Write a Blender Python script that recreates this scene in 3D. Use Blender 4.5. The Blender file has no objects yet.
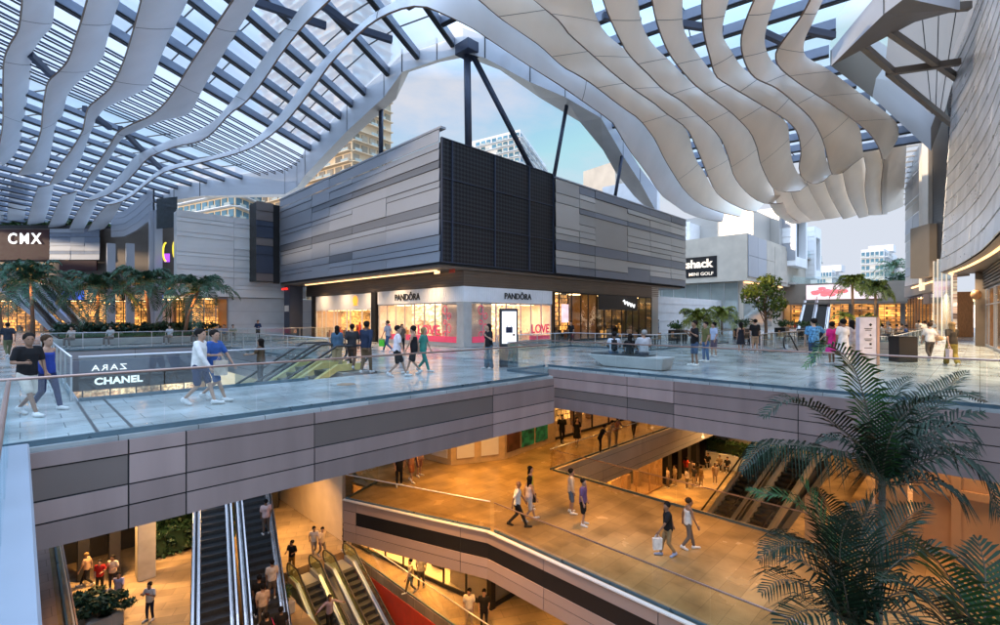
import bpy, bmesh, math, random
from mathutils import Vector, Matrix
random.seed(7)
scene = bpy.context.scene
C = scene.collection
R2 = 2 ** .5
F, HZ, EYE = 480.0, 317.0, 2.05          # focal length and horizon of the photograph, eye height above the upper deck
FL3, FL2, FL1, FL0 = 0.0, -5.9, -12.0, -17.5
rad = math.radians

# ---------------------------------------------------------------- surveying
def cam2w(X, Y, z): return Vector(((X + Y) / R2, (Y - X) / R2, z))
def W(u, v, z=0.0):                        # where the sight line meets a floor
    Y = F * (EYE - z) / (v - HZ)
    return cam2w((u - 500) / F * Y, Y, z)
def P(u, v, Y): return cam2w((u - 500) / F * Y, Y, EYE - (v - HZ) / F * Y)
def PZ(u, v, z):                           # sight line at a height above the horizon
    Y = F * (z - EYE) / (HZ - v)
    return cam2w((u - 500) / F * Y, Y, z)
def onx(u, v, x):
    k = (u - 500) / F; Y = x * R2 / (1 + k); return P(u, v, Y)
def ony(u, v, y):
    k = (u - 500) / F; Y = y * R2 / (1 - k); return P(u, v, Y)
def interp(x, xs, ys):
    if x <= xs[0]: return ys[0]
    for i in range(1, len(xs)):
        if x <= xs[i]:
            t = (x - xs[i-1]) / (xs[i] - xs[i-1]); return ys[i-1] + t * (ys[i] - ys[i-1])
    return ys[-1]

# ---------------------------------------------------------------- materials
def new_mat(name):
    m = bpy.data.materials.new(name); m.use_nodes = True
    nt = m.node_tree; b = nt.nodes['Principled BSDF']
    return m, nt, b
def mat(name, col, rough=.5, metal=0., var=.12, scale=3., bump=0., emit=0., island=0., spec=.5, stretch=None, rvar=.1):
    """plain surface with procedural mottling, optional per-panel variation and fine bump"""
    m, nt, b = new_mat(name); N = nt.nodes; L = nt.links
    tc = N.new('ShaderNodeTexCoord'); mp = N.new('ShaderNodeMapping'); L.new(tc.outputs['Object'], mp.inputs[0])
    if stretch: mp.inputs['Scale'].default_value = stretch
    nz = N.new('ShaderNodeTexNoise'); nz.inputs['Scale'].default_value = scale; nz.inputs['Detail'].default_value = 5
    L.new(mp.outputs[0], nz.inputs[0])
    mr = N.new('ShaderNodeMapRange'); mr.inputs[3].default_value = 1 - var; mr.inputs[4].default_value = 1 + var
    mr.inputs[1].default_value = .3; mr.inputs[2].default_value = .7
    L.new(nz.outputs[0], mr.inputs[0]); val = mr.outputs[0]
    if island:
        g = N.new('ShaderNodeNewGeometry'); m2 = N.new('ShaderNodeMapRange'); m2.inputs[3].default_value = 1 - island; m2.inputs[4].default_value = 1 + island
        L.new(g.outputs['Random Per Island'], m2.inputs[0]); mm = N.new('ShaderNodeMath'); mm.operation = 'MULTIPLY'
        L.new(val, mm.inputs[0]); L.new(m2.outputs[0], mm.inputs[1]); val = mm.outputs[0]
    hs = N.new('ShaderNodeMix'); hs.data_type = 'RGBA'; hs.blend_type = 'MULTIPLY'; hs.inputs[0].default_value = 1
    hs.inputs[6].default_value = (*col, 1); L.new(val, hs.inputs[7]); L.new(hs.outputs[2], b.inputs['Base Color'])
    rr = N.new('ShaderNodeMapRange'); rr.inputs[3].default_value = max(.02, rough - rvar); rr.inputs[4].default_value = min(1, rough + rvar)
    L.new(nz.outputs[0], rr.inputs[0]); L.new(rr.outputs[0], b.inputs['Roughness'])
    b.inputs['Metallic'].default_value = metal; b.inputs['Specular IOR Level'].default_value = spec
    if bump:
        bp = N.new('ShaderNodeBump'); bp.inputs['Strength'].default_value = bump; bp.inputs['Distance'].default_value = .02
        n2 = N.new('ShaderNodeTexNoise'); n2.inputs['Scale'].default_value = scale * 8; L.new(mp.outputs[0], n2.inputs[0])
        L.new(n2.outputs[0], bp.inputs['Height']); L.new(bp.outputs[0], b.inputs['Normal'])
    if emit:
        L.new(hs.outputs[2], b.inputs['Emission Color']); b.inputs['Emission Strength'].default_value = emit
    return m
def tile_mat(name, c1, c2, mortar, size=.6, ratio=.5, rough=.3, rot=0., bump=.25, msize=.012, var=.25):
    m, nt, b = new_mat(name); N = nt.nodes; L = nt.links
    tc = N.new('ShaderNodeTexCoord'); mp = N.new('ShaderNodeMapping'); mp.inputs['Rotation'].default_value[2] = rot
    L.new(tc.outputs['Object'], mp.inputs[0])
    br = N.new('ShaderNodeTexBrick'); br.inputs['Scale'].default_value = 1; br.inputs['Brick Width'].default_value = size
    br.inputs['Row Height'].default_value = size * ratio; br.inputs['Mortar Size'].default_value = msize; br.inputs['Mortar Smooth'].default_value = .3
    br.inputs['Color1'].default_value = (*c1, 1); br.inputs['Color2'].default_value = (*c2, 1); br.inputs['Mortar'].default_value = (*mortar, 1)
    L.new(mp.outputs[0], br.inputs[0])
    nz = N.new('ShaderNodeTexNoise'); nz.inputs['Scale'].default_value = .7; nz.inputs['Detail'].default_value = 8; L.new(mp.outputs[0], nz.inputs[0])
    mr = N.new('ShaderNodeMapRange'); mr.inputs[1].default_value = .3; mr.inputs[2].default_value = .7; mr.inputs[3].default_value = 1 - var; mr.inputs[4].default_value = 1 + var
    L.new(nz.outputs[0], mr.inputs[0])
    mx = N.new('ShaderNodeMix'); mx.data_type = 'RGBA'; mx.blend_type = 'MULTIPLY'; mx.inputs[0].default_value = 1
    L.new(br.outputs[0], mx.inputs[6]); L.new(mr.outputs[0], mx.inputs[7]); L.new(mx.outputs[2], b.inputs['Base Color'])
    rr = N.new('ShaderNodeMapRange'); rr.inputs[3].default_value = max(.05, rough - .15); rr.inputs[4].default_value = rough + .2
    L.new(nz.outputs[0], rr.inputs[0]); L.new(rr.outputs[0], b.inputs['Roughness'])
    bp = N.new('ShaderNodeBump'); bp.inputs['Strength'].default_value = bump; bp.inputs['Distance'].default_value = .01; bp.invert = True
    L.new(br.outputs['Fac'], bp.inputs['Height']); L.new(bp.outputs[0], b.inputs['Normal'])
    return m
def glass_mat(name, tint, refl=.08, rough=.0, haze=0., hazecol=(.8, .85, .9)):
    m, nt, b = new_mat(name); N = nt.nodes; L = nt.links; N.remove(b); out = N['Material Output']
    tr = N.new('ShaderNodeBsdfTransparent'); tr.inputs[0].default_value = (*tint, 1)
    gl = N.new('ShaderNodeBsdfGlossy'); gl.inputs['Roughness'].default_value = rough; gl.inputs[0].default_value = (.9, .95, 1, 1)
    lw = N.new('ShaderNodeLayerWeight'); lw.inputs[0].default_value = .35
    mr = N.new('ShaderNodeMapRange'); mr.inputs[3].default_value = refl; mr.inputs[4].default_value = min(1, refl * 6); L.new(lw.outputs['Fresnel'], mr.inputs[0])
    mx = N.new('ShaderNodeMixShader'); L.new(mr.outputs[0], mx.inputs[0]); L.new(tr.outputs[0], mx.inputs[1]); L.new(gl.outputs[0], mx.inputs[2]); res = mx.outputs[0]
    if haze:
        df = N.new('ShaderNodeBsdfDiffuse'); df.inputs[0].default_value = (*hazecol, 1); tl = N.new('ShaderNodeBsdfTranslucent'); tl.inputs[0].default_value = (*hazecol, 1)
        m1 = N.new('ShaderNodeMixShader'); L.new(df.outputs[0], m1.inputs[1]); L.new(tl.outputs[0], m1.inputs[2])
        m2 = N.new('ShaderNodeMixShader'); m2.inputs[0].default_value = haze; L.new(res, m2.inputs[1]); L.new(m1.outputs[0], m2.inputs[2]); res = m2.outputs[0]
    L.new(res, out.inputs[0]); return m
def emit_mat(name, col, s, var=.25, scale=2.):
    return mat(name, col, .6, var=var, scale=scale, emit=s)
def leaf_mat(name, c, rough=.45, island=.45):
    m = mat(name, c, rough, var=.25, scale=6, island=island)
    m.node_tree.nodes['Principled BSDF'].inputs['Specular IOR Level'].default_value = .3
    return m
M = {}
def setup_mats():
    m = M
    m['deck'] = tile_mat('deck_stone', (.34, .39, .405), (.40, .44, .45), (.12, .13, .13), 1.2, .5, .15, 0, .12, .008, .33)
    m['tan'] = tile_mat('travertine', (.41, .28, .125), (.32, .215, .095), (.22, .15, .07), 1.2, .5, .2, 0, .12, .007, .38)
    m['tan1'] = tile_mat('travertine_court', (.36, .27, .17), (.23, .17, .11), (.16, .12, .08), 1.3, .5, .45, .5, .2, .012, .35)
    m['pinktile'] = tile_mat('pink_stone', (.42, .3, .27), (.36, .26, .24), (.2, .14, .13), .6, 1, .5)
    m['fascia'] = mat('mauve_fascia_panel', (.335, .27, .27), .36, .25, .09, .9, island=.24, rvar=.04, stretch=(2.5, 2.5, .25))
    m['fascia_d'] = mat('dark_fascia_panel', (.18, .155, .15), .4, .25, .06, .8, island=.12, rvar=.06)
    m['fascia_b'] = mat('bronze_fascia_panel', (.46, .34, .29), .42, .2, .05, .8, island=.1)
    m['joint'] = mat('dark_joint', (.02, .02, .022), .8)
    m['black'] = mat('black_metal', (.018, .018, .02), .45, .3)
    m['dark'] = mat('dark_metal', (.06, .062, .068), .45, .5)
    m['steel'] = mat('brushed_steel', (.55, .57, .6), .38, .8, .04, 1, rvar=.02)
    m['bluesteel'] = mat('blue_grey_steel', (.24, .28, .36), .45, .35, .1, 1)
    m['bluesteel_d'] = mat('deep_blue_steel', (.055, .07, .11), .5, .35, .1, 1)
    m['white'] = mat('white_paint', (.80, .81, .83), .5, 0, .06, 1)
    m['girder'] = mat('painted_girder', (.58, .6, .64), .42, .15, .07, .5, stretch=(.3, .3, .3))
    m['soffit'] = mat('beige_soffit_panel', (.86, .80, .73), .45, .1, .08, .5, island=.08)
    m['fin'] = mat('silver_fabric', (.84, .85, .87), .36, .05, .05, .35, rvar=.08)
    m['fin_r'] = mat('warm_lit_fabric', (.92, .82, .70), .36, .05, .05, .35, rvar=.08)  # right-hand silver blades, with the warm glow put into their colour
    for fm in (m['fin'], m['fin_r']):
     nt = fm.node_tree; b = nt.nodes['Principled BSDF']; tl = nt.nodes.new('ShaderNodeBsdfTranslucent'); mx = nt.nodes.new('ShaderNodeMixShader'); mx.inputs[0].default_value = .25
     nt.links.new(b.inputs['Base Color'].links[0].from_socket, tl.inputs[0]); nt.links.new(b.outputs[0], mx.inputs[1]); nt.links.new(tl.outputs[0], mx.inputs[2]); nt.links.new(mx.outputs[0], nt.nodes['Material Output'].inputs[0])
    m['finedge'] = mat('bronze_edge', (.22, .15, .11), .4, .5)
    m['copper'] = mat('copper_rail', (.42, .3, .26), .35, .6)
    m['kerb'] = mat('pale_blue_steel', (.42, .48, .57), .35, .4, .05, .7)
    m['glass'] = glass_mat('railing_glass', (.91, .955, .955), .035)
    m['glass_edge'] = mat('glass_shoe', (.1, .17, .22), .3, .5)
    m['warmglass'] = glass_mat('warm_glass', (.97, .94, .88), .025)
    m['roofglass'] = glass_mat('roof_glass', (.9, .95, 1.0), .05, .0, .34, (.88, .94, 1.0))
    m['louvre'] = glass_mat('louvre_panel', (.95, .97, 1), .04, .2, .75, (.9, .92, .96))
    m['soffit_t'] = glass_mat('translucent_soffit', (.9, .85, .8), .03, .3, .95, (.50, .43, .37))  # metal panels made translucent so that sky light brightens their underside
    m['shopglass'] = glass_mat('shop_glass', (.96, .97, .96), .03)
    m['clad'] = mat('grey_metal_cladding', (.40, .425, .48), .36, .4, .025, .4, island=.09, rvar=.01)
    m['clad_d'] = mat('dark_metal_cladding', (.20, .215, .25), .38, .4, .025, .4, island=.09, rvar=.01)
    m['clad_w'] = mat('pale_metal_cladding', (.90, .91, .92), .45, .05, .03, .6, island=.05, rvar=.02)
    m['clad_t'] = mat('taupe_metal_cladding', (.46, .45, .43), .35, .4, .03, .4, island=.14, stretch=(1, 1, 4))
    m['conc'] = mat('concrete', (.42, .40, .37), .7, 0, .15, 1.5, .15)
    m['stone'] = mat('pale_stone', (.46, .46, .45), .5, 0, .1, 2, .1)
    m['beige'] = mat('beige_plaster', (.55, .45, .34), .6, 0, .08, 1.2)
    m['brown'] = mat('brown_panel', (.17, .14, .115), .45, .4, .1, 1)
    m['wood'] = mat('warm_wood', (.28, .16, .08), .5, 0, .25, 3, stretch=(1, 6, 1))
    m['step'] = mat('escalator_step', (.09, .095, .1), .4, .6, .15, 8)
    m['rubber'] = mat('black_rubber', (.015, .015, .017), .4)
    m['warm'] = emit_mat('warm_ceiling_light', (1, .62, .26), 10)
    m['hot'] = emit_mat('bright_amber_light', (1, .55, .15), 22)
    m['warm2'] = emit_mat('amber_display_light', (1, .45, .10), 1.7, .6, 1.2)
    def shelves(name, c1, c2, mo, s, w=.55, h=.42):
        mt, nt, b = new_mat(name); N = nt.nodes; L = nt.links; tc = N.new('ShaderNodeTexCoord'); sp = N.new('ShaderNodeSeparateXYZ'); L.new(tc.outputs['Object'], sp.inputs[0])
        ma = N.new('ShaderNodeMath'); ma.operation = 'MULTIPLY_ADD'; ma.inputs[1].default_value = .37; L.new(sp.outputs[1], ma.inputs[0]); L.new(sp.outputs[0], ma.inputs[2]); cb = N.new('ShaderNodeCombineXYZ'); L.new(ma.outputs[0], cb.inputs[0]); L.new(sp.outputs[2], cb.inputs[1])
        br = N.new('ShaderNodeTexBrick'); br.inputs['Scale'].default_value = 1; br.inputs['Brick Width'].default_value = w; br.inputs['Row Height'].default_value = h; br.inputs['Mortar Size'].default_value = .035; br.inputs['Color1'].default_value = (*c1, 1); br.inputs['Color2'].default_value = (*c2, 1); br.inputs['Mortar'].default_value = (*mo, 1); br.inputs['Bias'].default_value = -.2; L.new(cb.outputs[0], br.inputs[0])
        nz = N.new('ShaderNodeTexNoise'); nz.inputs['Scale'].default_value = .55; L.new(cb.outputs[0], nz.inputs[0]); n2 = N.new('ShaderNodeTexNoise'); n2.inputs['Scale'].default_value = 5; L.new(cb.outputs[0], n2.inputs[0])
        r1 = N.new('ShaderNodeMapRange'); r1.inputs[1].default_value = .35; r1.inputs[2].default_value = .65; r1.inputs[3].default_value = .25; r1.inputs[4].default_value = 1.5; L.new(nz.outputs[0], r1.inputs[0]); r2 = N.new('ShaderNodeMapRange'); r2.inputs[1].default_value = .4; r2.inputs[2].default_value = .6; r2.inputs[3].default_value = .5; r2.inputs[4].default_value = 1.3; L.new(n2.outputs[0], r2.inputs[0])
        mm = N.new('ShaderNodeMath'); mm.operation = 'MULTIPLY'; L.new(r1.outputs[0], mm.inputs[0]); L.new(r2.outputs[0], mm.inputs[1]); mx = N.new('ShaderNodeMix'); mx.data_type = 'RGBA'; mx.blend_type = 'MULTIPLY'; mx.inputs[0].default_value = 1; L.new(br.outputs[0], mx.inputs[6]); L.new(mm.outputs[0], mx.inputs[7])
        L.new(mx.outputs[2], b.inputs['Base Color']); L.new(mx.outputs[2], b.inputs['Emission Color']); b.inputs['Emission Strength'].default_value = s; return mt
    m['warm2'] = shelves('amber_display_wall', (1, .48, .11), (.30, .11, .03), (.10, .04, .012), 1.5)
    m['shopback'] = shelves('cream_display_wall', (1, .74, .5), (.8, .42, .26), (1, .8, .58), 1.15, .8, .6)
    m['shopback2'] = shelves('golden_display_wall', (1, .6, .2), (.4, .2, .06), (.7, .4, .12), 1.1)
    m['strip'] = emit_mat('light_strip', (1, .60, .28), 2.2)
    m['cool'] = emit_mat('white_screen', (.92, .94, 1), 1.0, .03)
    m['pinkwall'] = mat('cream_shop_wall', (.78, .68, .6), .6)
    m['pink'] = mat('pink_sticker', (.85, .08, .16), .5, emit=.25)
    m['signwhite'] = emit_mat('lit_letters', (1, 1, .98), 1.1, .02)
    m['signblack'] = mat('black_letters', (.02, .02, .02), .4)
    m['red'] = mat('red_panel', (.6, .06, .03), .5)
    m['darkred'] = mat('dark_red_panel', (.05, .010, .012), .6)
    m['orange'] = emit_mat('orange_emblem', (1, .45, .05), .9, .1)
    m['yellow'] = emit_mat('yellow_light', (1, .75, .05), 1.1, .1)
    m['purple'] = emit_mat('purple_light', (.45, .08, .9), .9, .1)
    m['green_s'] = emit_mat('green_screen', (.01, .10, .03), .35, .9, 3)
    m['soil'] = mat('soil', (.05, .035, .025), .9, 0, .3, 5, .3)
    m['leaf'] = leaf_mat('leaf_green', (.05, .11, .03))
    m['leaf_d'] = leaf_mat('leaf_dark', (.02, .055, .03))
    m['leaf_y'] = leaf_mat('leaf_yellow', (.22, .26, .03))
    m['palm'] = leaf_mat('palm_leaf', (.06, .15, .09), .3)
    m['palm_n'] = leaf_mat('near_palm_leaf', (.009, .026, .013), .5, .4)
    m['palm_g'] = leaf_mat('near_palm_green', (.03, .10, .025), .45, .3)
    m['leaf_f'] = leaf_mat('far_palm_leaf', (.11, .16, .035)); m['leaf_t'] = leaf_mat('tree_leaf', (.09, .15, .03))
    m['trunk'] = mat('palm_trunk', (.22, .14, .09), .8, 0, .3, 6, .4, stretch=(1, 1, 5))
    m['trunk_n'] = mat('near_palm_trunk', (.10, .085, .06), .7, 0, .3, 6, .3, stretch=(1, 1, 6))
setup_mats()

# ---------------------------------------------------------------- object helpers
ORG = {}
def tag(o, label=None, cat=None, group=None, kind=None):
    if label: o['label'] = label
    if cat: o['category'] = cat
    if group: o['group'] = group
    if kind: o['kind'] = kind
    return o
def empty(name, loc, label=None, cat=None, group=None, rz=0.):
    o = bpy.data.objects.new(name, None); C.objects.link(o); o.location = Vector(loc); o.rotation_euler = (0, 0, rz)
    o.empty_display_size = .3; ORG[o.name] = Vector(loc)
    return tag(o, label, cat, group)
class MB:
    def __init__(s): s.v = []; s.f = []; s.mi = []
    def add(s, vs, fs, mi=0):
        n = len(s.v); s.v += [tuple(p) for p in vs]; s.f += [tuple(i + n for i in f) for f in fs]; s.mi += [mi] * len(fs); return s
    def poly(s, pts, mi=0): return s.add(pts, [tuple(range(len(pts)))], mi)
    def box(s, p0, p1, mi=0):
        x0, x1 = sorted((p0[0], p1[0])); y0, y1 = sorted((p0[1], p1[1])); z0, z1 = sorted((p0[2], p1[2]))
        return s.add([(x0,y0,z0),(x1,y0,z0),(x1,y1,z0),(x0,y1,z0),(x0,y0,z1),(x1,y0,z1),(x1,y1,z1),(x0,y1,z1)],
                     [(0,3,2,1),(4,5,6,7),(0,1,5,4),(1,2,6,5),(2,3,7,6),(3,0,4,7)], mi)
    def obox(s, c, r, f, u, hr, hf, hu, mi=0):          # oriented box: centre, axes, half sizes
        c = Vector(c); r = Vector(r).normalized() * hr; f = Vector(f).normalized() * hf; u = Vector(u).normalized() * hu
        vs = [c + a * r + b * f + d * u for d in (-1, 1) for a, b in ((-1,-1),(1,-1),(1,1),(-1,1))]
        return s.add(vs, [(0,3,2,1),(4,5,6,7),(0,1,5,4),(1,2,6,5),(2,3,7,6),(3,0,4,7)], mi)
    def wallbox(s, a, b, z0, z1, t, mi=0, off=0.):      # upright plate from a to b (xy), thickness t centred at offset to the left
        a = Vector((a[0], a[1], 0)); b = Vector((b[0], b[1], 0)); d = (b - a); n = Vector((-d.y, d.x, 0)).normalized()
        c = (a + b) / 2 + n * off; c.z = (z0 + z1) / 2
        return s.obox(c, d, n, (0, 0, 1), d.length / 2, t / 2, (z1 - z0) / 2, mi)
    def bar(s, a, b, w, h=None, mi=0, up=(0, 0, 1)):
        a = Vector(a); b = Vector(b); h = h or w; d = b - a
        if d.length < 1e-6: return s
        up = Vector(up); r = d.cross(up)
        if r.length < 1e-4: r = d.cross(Vector((1, 0, 0)))
        u = r.cross(d); return s.obox((a + b) / 2, r, d, u, w / 2, d.length / 2, h / 2, mi)
    def prism(s, pts, z0, z1, mi=0):
        n = len(pts); vs = [(p[0], p[1], z0) for p in pts] + [(p[0], p[1], z1) for p in pts]
        a = sum(pts[i][0] * pts[(i+1) % n][1] - pts[(i+1) % n][0] * pts[i][1] for i in range(n))
        idx = list(range(n)) if a > 0 else list(range(n))[::-1]
        fs = [tuple(idx[::-1]), tuple(i + n for i in idx)]
        for k in range(n):
            i, j = idx[k], idx[(k + 1) % n]; fs.append((i, j, j + n, i + n))
        return s.add(vs, fs, mi)
    def tube(s, pts, r, n=6, mi=0, cap=True):
        pts = [Vector(p) for p in pts]; rs = r if isinstance(r, (list, tuple)) else [r] * len(pts); vs = []; fs = []
        prev = None
        for i, p in enumerate(pts):
            d = (pts[min(i + 1, len(pts) - 1)] - pts[max(i - 1, 0)])
            if d.length < 1e-7: d = Vector((0, 0, 1))
            d.normalize()
            if prev is None:
                a = d.cross(Vector((0, 0, 1)));
                if a.length < .05: a = d.cross(Vector((0, 1, 0)))
            else:
                a = prev - d * prev.dot(d)
            a.normalize(); prev = a; b = d.cross(a)
            for k in range(n):
                t = 2 * math.pi * k / n; vs.append(p + (a * math.cos(t) + b * math.sin(t)) * rs[i])
        for i in range(len(pts) - 1):
            for k in range(n):
                k2 = (k + 1) % n; fs.append((i*n + k, i*n + k2, (i+1)*n + k2, (i+1)*n + k))
        if cap: fs.append(tuple(range(n))[::-1]); fs.append(tuple((len(pts)-1)*n + k for k in range(n)))
        return s.add(vs, fs, mi)
    def ball(s, c, rx, ry=None, rz=None, n=8, m=6, mi=0, R=None):
        ry = ry or rx; rz = rz or rx; vs = []; fs = []; c = Vector(c)
        for j in range(1, m):
            t = math.pi * j / m
            for k in range(n):
                a = 2 * math.pi * k / n; q = Vector((rx * math.sin(t) * math.cos(a), ry * math.sin(t) * math.sin(a), rz * math.cos(t)))
                vs.append(c + (R @ q if R else q))
        q0 = Vector((0, 0, rz)); q1 = -q0; i0 = len(vs); vs.append(c + (R @ q0 if R else q0)); vs.append(c + (R @ q1 if R else q1))
        for j in range(m - 2):
            for k in range(n):
                k2 = (k + 1) % n; fs.append((j*n + k, (j+1)*n + k, (j+1)*n + k2, j*n + k2))
        for k in range(n):
            k2 = (k + 1) % n; fs.append((i0, k, k2)); fs.append((i0 + 1, (m-2)*n + k2, (m-2)*n + k))
        return s.add(vs, fs, mi)
    def capsule(s, a, b, ra, rb, n=8, mi=0):             # tapered limb with round ends
        a = Vector(a); b = Vector(b); d = (b - a)
        if d.length < 1e-6: return s.ball(a, ra, n=n, mi=mi)
        d.normalize(); pts = []; rs = []
        for t in (-1, -.8, -.4): pts.append(a + d * ra * t); rs.append(max(ra * math.sqrt(max(0, 1 - t*t)), ra * .1))
        pts.append(a); rs.append(ra); pts.append(b); rs.append(rb)
        for t in (.4, .8, 1): pts.append(b + d * rb * t); rs.append(max(rb * math.sqrt(max(0, 1 - t*t)), rb * .1))
        return s.tube(pts, rs, n, mi)
    def mesh(s, name, mats, org=Vector((0, 0, 0)), smooth=False):
        me = bpy.data.meshes.new(name)
        me.from_pydata([(p[0]-org.x, p[1]-org.y, p[2]-org.z) for p in s.v], [], s.f)
        for m in (mats if isinstance(mats, (list, tuple)) else [mats]): me.materials.append(M[m] if isinstance(m, str) else m)
        if any(s.mi): me.polygons.foreach_set('material_index', s.mi)
        if smooth: me.polygons.foreach_set('use_smooth', [True] * len(s.f))
        me.update(); return me
    def build(s, name, mats, parent=None, smooth=False, bevel=0., label=None):
        org = Vector((0, 0, 0)); q = parent
        while q is not None:
            org = org + ORG.get(q.name, Vector((0, 0, 0))); q = q.parent
        o = bpy.data.objects.new(name, s.mesh(name, mats, org, smooth)); C.objects.link(o); o.parent = parent
        if bevel:
            b = o.modifiers.new('bevel', 'BEVEL'); b.width = bevel; b.segments = 1; b.limit_method = 'ANGLE'; b.harden_normals = False
        if label: o['label'] = label
        return o
def structure(name, mb, m): return tag(mb.build(name, m), kind='structure')
def solo(name, mb, m, label, cat, group=None, smooth=False, bevel=0.):   # a thing that is one mesh, origin at its base centre
    xs = [p[0] for p in mb.v]; ys = [p[1] for p in mb.v]; zs = [p[2] for p in mb.v]
    org = Vector(((min(xs)+max(xs))/2, (min(ys)+max(ys))/2, min(zs)))
    o = bpy.data.objects.new(name, mb.mesh(name, m, org, smooth)); C.objects.link(o); o.location = org
    if bevel:
        b = o.modifiers.new('bevel', 'BEVEL'); b.width = bevel; b.segments = 1; b.limit_method = 'ANGLE'
    return tag(o, label, cat, group)
def text_mesh(body, bold=.0, extrude=.02, mirror=False, spacing=1.0):
    cu = bpy.data.curves.new('t', 'FONT'); cu.body = body; cu.extrude = extrude; cu.offset = bold; cu.align_x = 'CENTER'; cu.align_y = 'CENTER'
    cu.space_character = spacing; cu.resolution_u = 3
    t = bpy.data.objects.new('t', cu); C.objects.link(t); dg = bpy.context.evaluated_depsgraph_get(); dg.update()
    me = bpy.data.meshes.new_from_object(t.evaluated_get(dg)); C.objects.unlink(t); bpy.data.objects.remove(t)
    vs = [v.co.copy() for v in me.vertices]; fs = [tuple(p.vertices) for p in me.polygons]; bpy.data.meshes.remove(me)
    x0 = min(v.x for v in vs); x1 = max(v.x for v in vs); y0 = min(v.y for v in vs); y1 = max(v.y for v in vs)
    for v in vs:
        v.x -= (x0 + x1) / 2; v.y -= (y0 + y1) / 2
        if mirror: v.x = -v.x
    if mirror: fs = [f[::-1] for f in fs]
    return vs, fs, x1 - x0, y1 - y0
def lettering(name, body, c, r, width, m, parent=None, height=None, bold=.01, off=.03, mirror=False, up=(0, 0, 1), spacing=1.):
    """raised letters: centre c, reading direction r"""
    vs, fs, w, h = text_mesh(body, bold, mirror=mirror, spacing=spacing); r = Vector(r).normalized(); up = Vector(up); n = r.cross(up)
    sx = width / w; sy = height / h if height else sx
    mb = MB(); mb.add([Vector(c) + r * (v.x * sx) + up * (v.y * sy) + n * (off + v.z) for v in vs], fs)
    return mb.build(name, m, parent)
def cr(pts, n):                                          # Catmull-Rom resampling by arc length
    pts = [Vector(p) for p in pts]; out = []; q = [pts[0] * 2 - pts[1]] + pts + [pts[-1] * 2 - pts[-2]]
    L = [0]
    for i in range(1, len(pts)): L.append(L[-1] + (pts[i] - pts[i-1]).length)
    for k in range(n):
        s = L[-1] * k / (n - 1); i = 0
        while i < len(pts) - 2 and L[i+1] < s: i += 1
        t = (s - L[i]) / max(1e-9, L[i+1] - L[i]); a, b, c, d = q[i:i+4]
        out.append(.5 * ((2*b) + (c - a) * t + (2*a - 5*b + 4*c - d) * t*t + (-a + 3*b - 3*c + d) * t**3))
    return out
D_X = Vector((1, 0, 0)); D_Y = Vector((0, 1, 0)); CR = Vector((1, -1, 0)) / R2; CF = Vector((1, 1, 0)) / R2
# ---------------------------------------------------------------- people
SKIN = [(.42, .25, .17), (.26, .14, .085), (.5, .33, .24), (.14, .075, .045)]
def cloth(col):
    k = 'cloth_%.3f_%.3f_%.3f' % col
    if k not in M: M[k] = mat(k, col, .85, 0, .18, 7, .15, spec=.2)
    return k
for i, s in enumerate(SKIN): M['skin%d' % i] = mat('skin_%d' % i, s, .5, 0, .06, 8)
for n, c in (('hair_black', (.012, .01, .009)), ('hair_brown', (.05, .028, .015)), ('hair_grey', (.3, .29, .28)), ('hair_blond', (.25, .16, .07))): M[n] = mat(n, c, .75, 0, .3, 20, spec=.12)
PENDING = []
def rem(mb, voxel, smooth=3):
    me = mb.mesh('tmp', 'black'); o = bpy.data.objects.new('tmp', me); C.objects.link(o)
    r = o.modifiers.new('r', 'REMESH'); r.mode = 'VOXEL'; r.voxel_size = voxel; r.use_smooth_shade = True
    s = o.modifiers.new('s', 'SMOOTH'); s.iterations = smooth; s.factor = .5
    return o
def loft(mb, secs, n=14):
    """secs: (centre, right half width vector, front half depth vector)"""
    vs = []; fs = []
    for c, a, b in secs:
        for k in range(n):
            t = 2 * math.pi * k / n; ct, st = math.cos(t), math.sin(t)
            ct = math.copysign(abs(ct) ** .85, ct); st = math.copysign(abs(st) ** .85, st)
            vs.append(Vector(c) + Vector(a) * ct + Vector(b) * st)
    for i in range(len(secs) - 1):
        for k in range(n):
            k2 = (k + 1) % n; fs.append((i*n + k, i*n + k2, (i+1)*n + k2, (i+1)*n + k))
    fs.append(tuple(range(n))[::-1]); fs.append(tuple((len(secs)-1)*n + k for k in range(n)))
    return mb.add(vs, fs)
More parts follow.
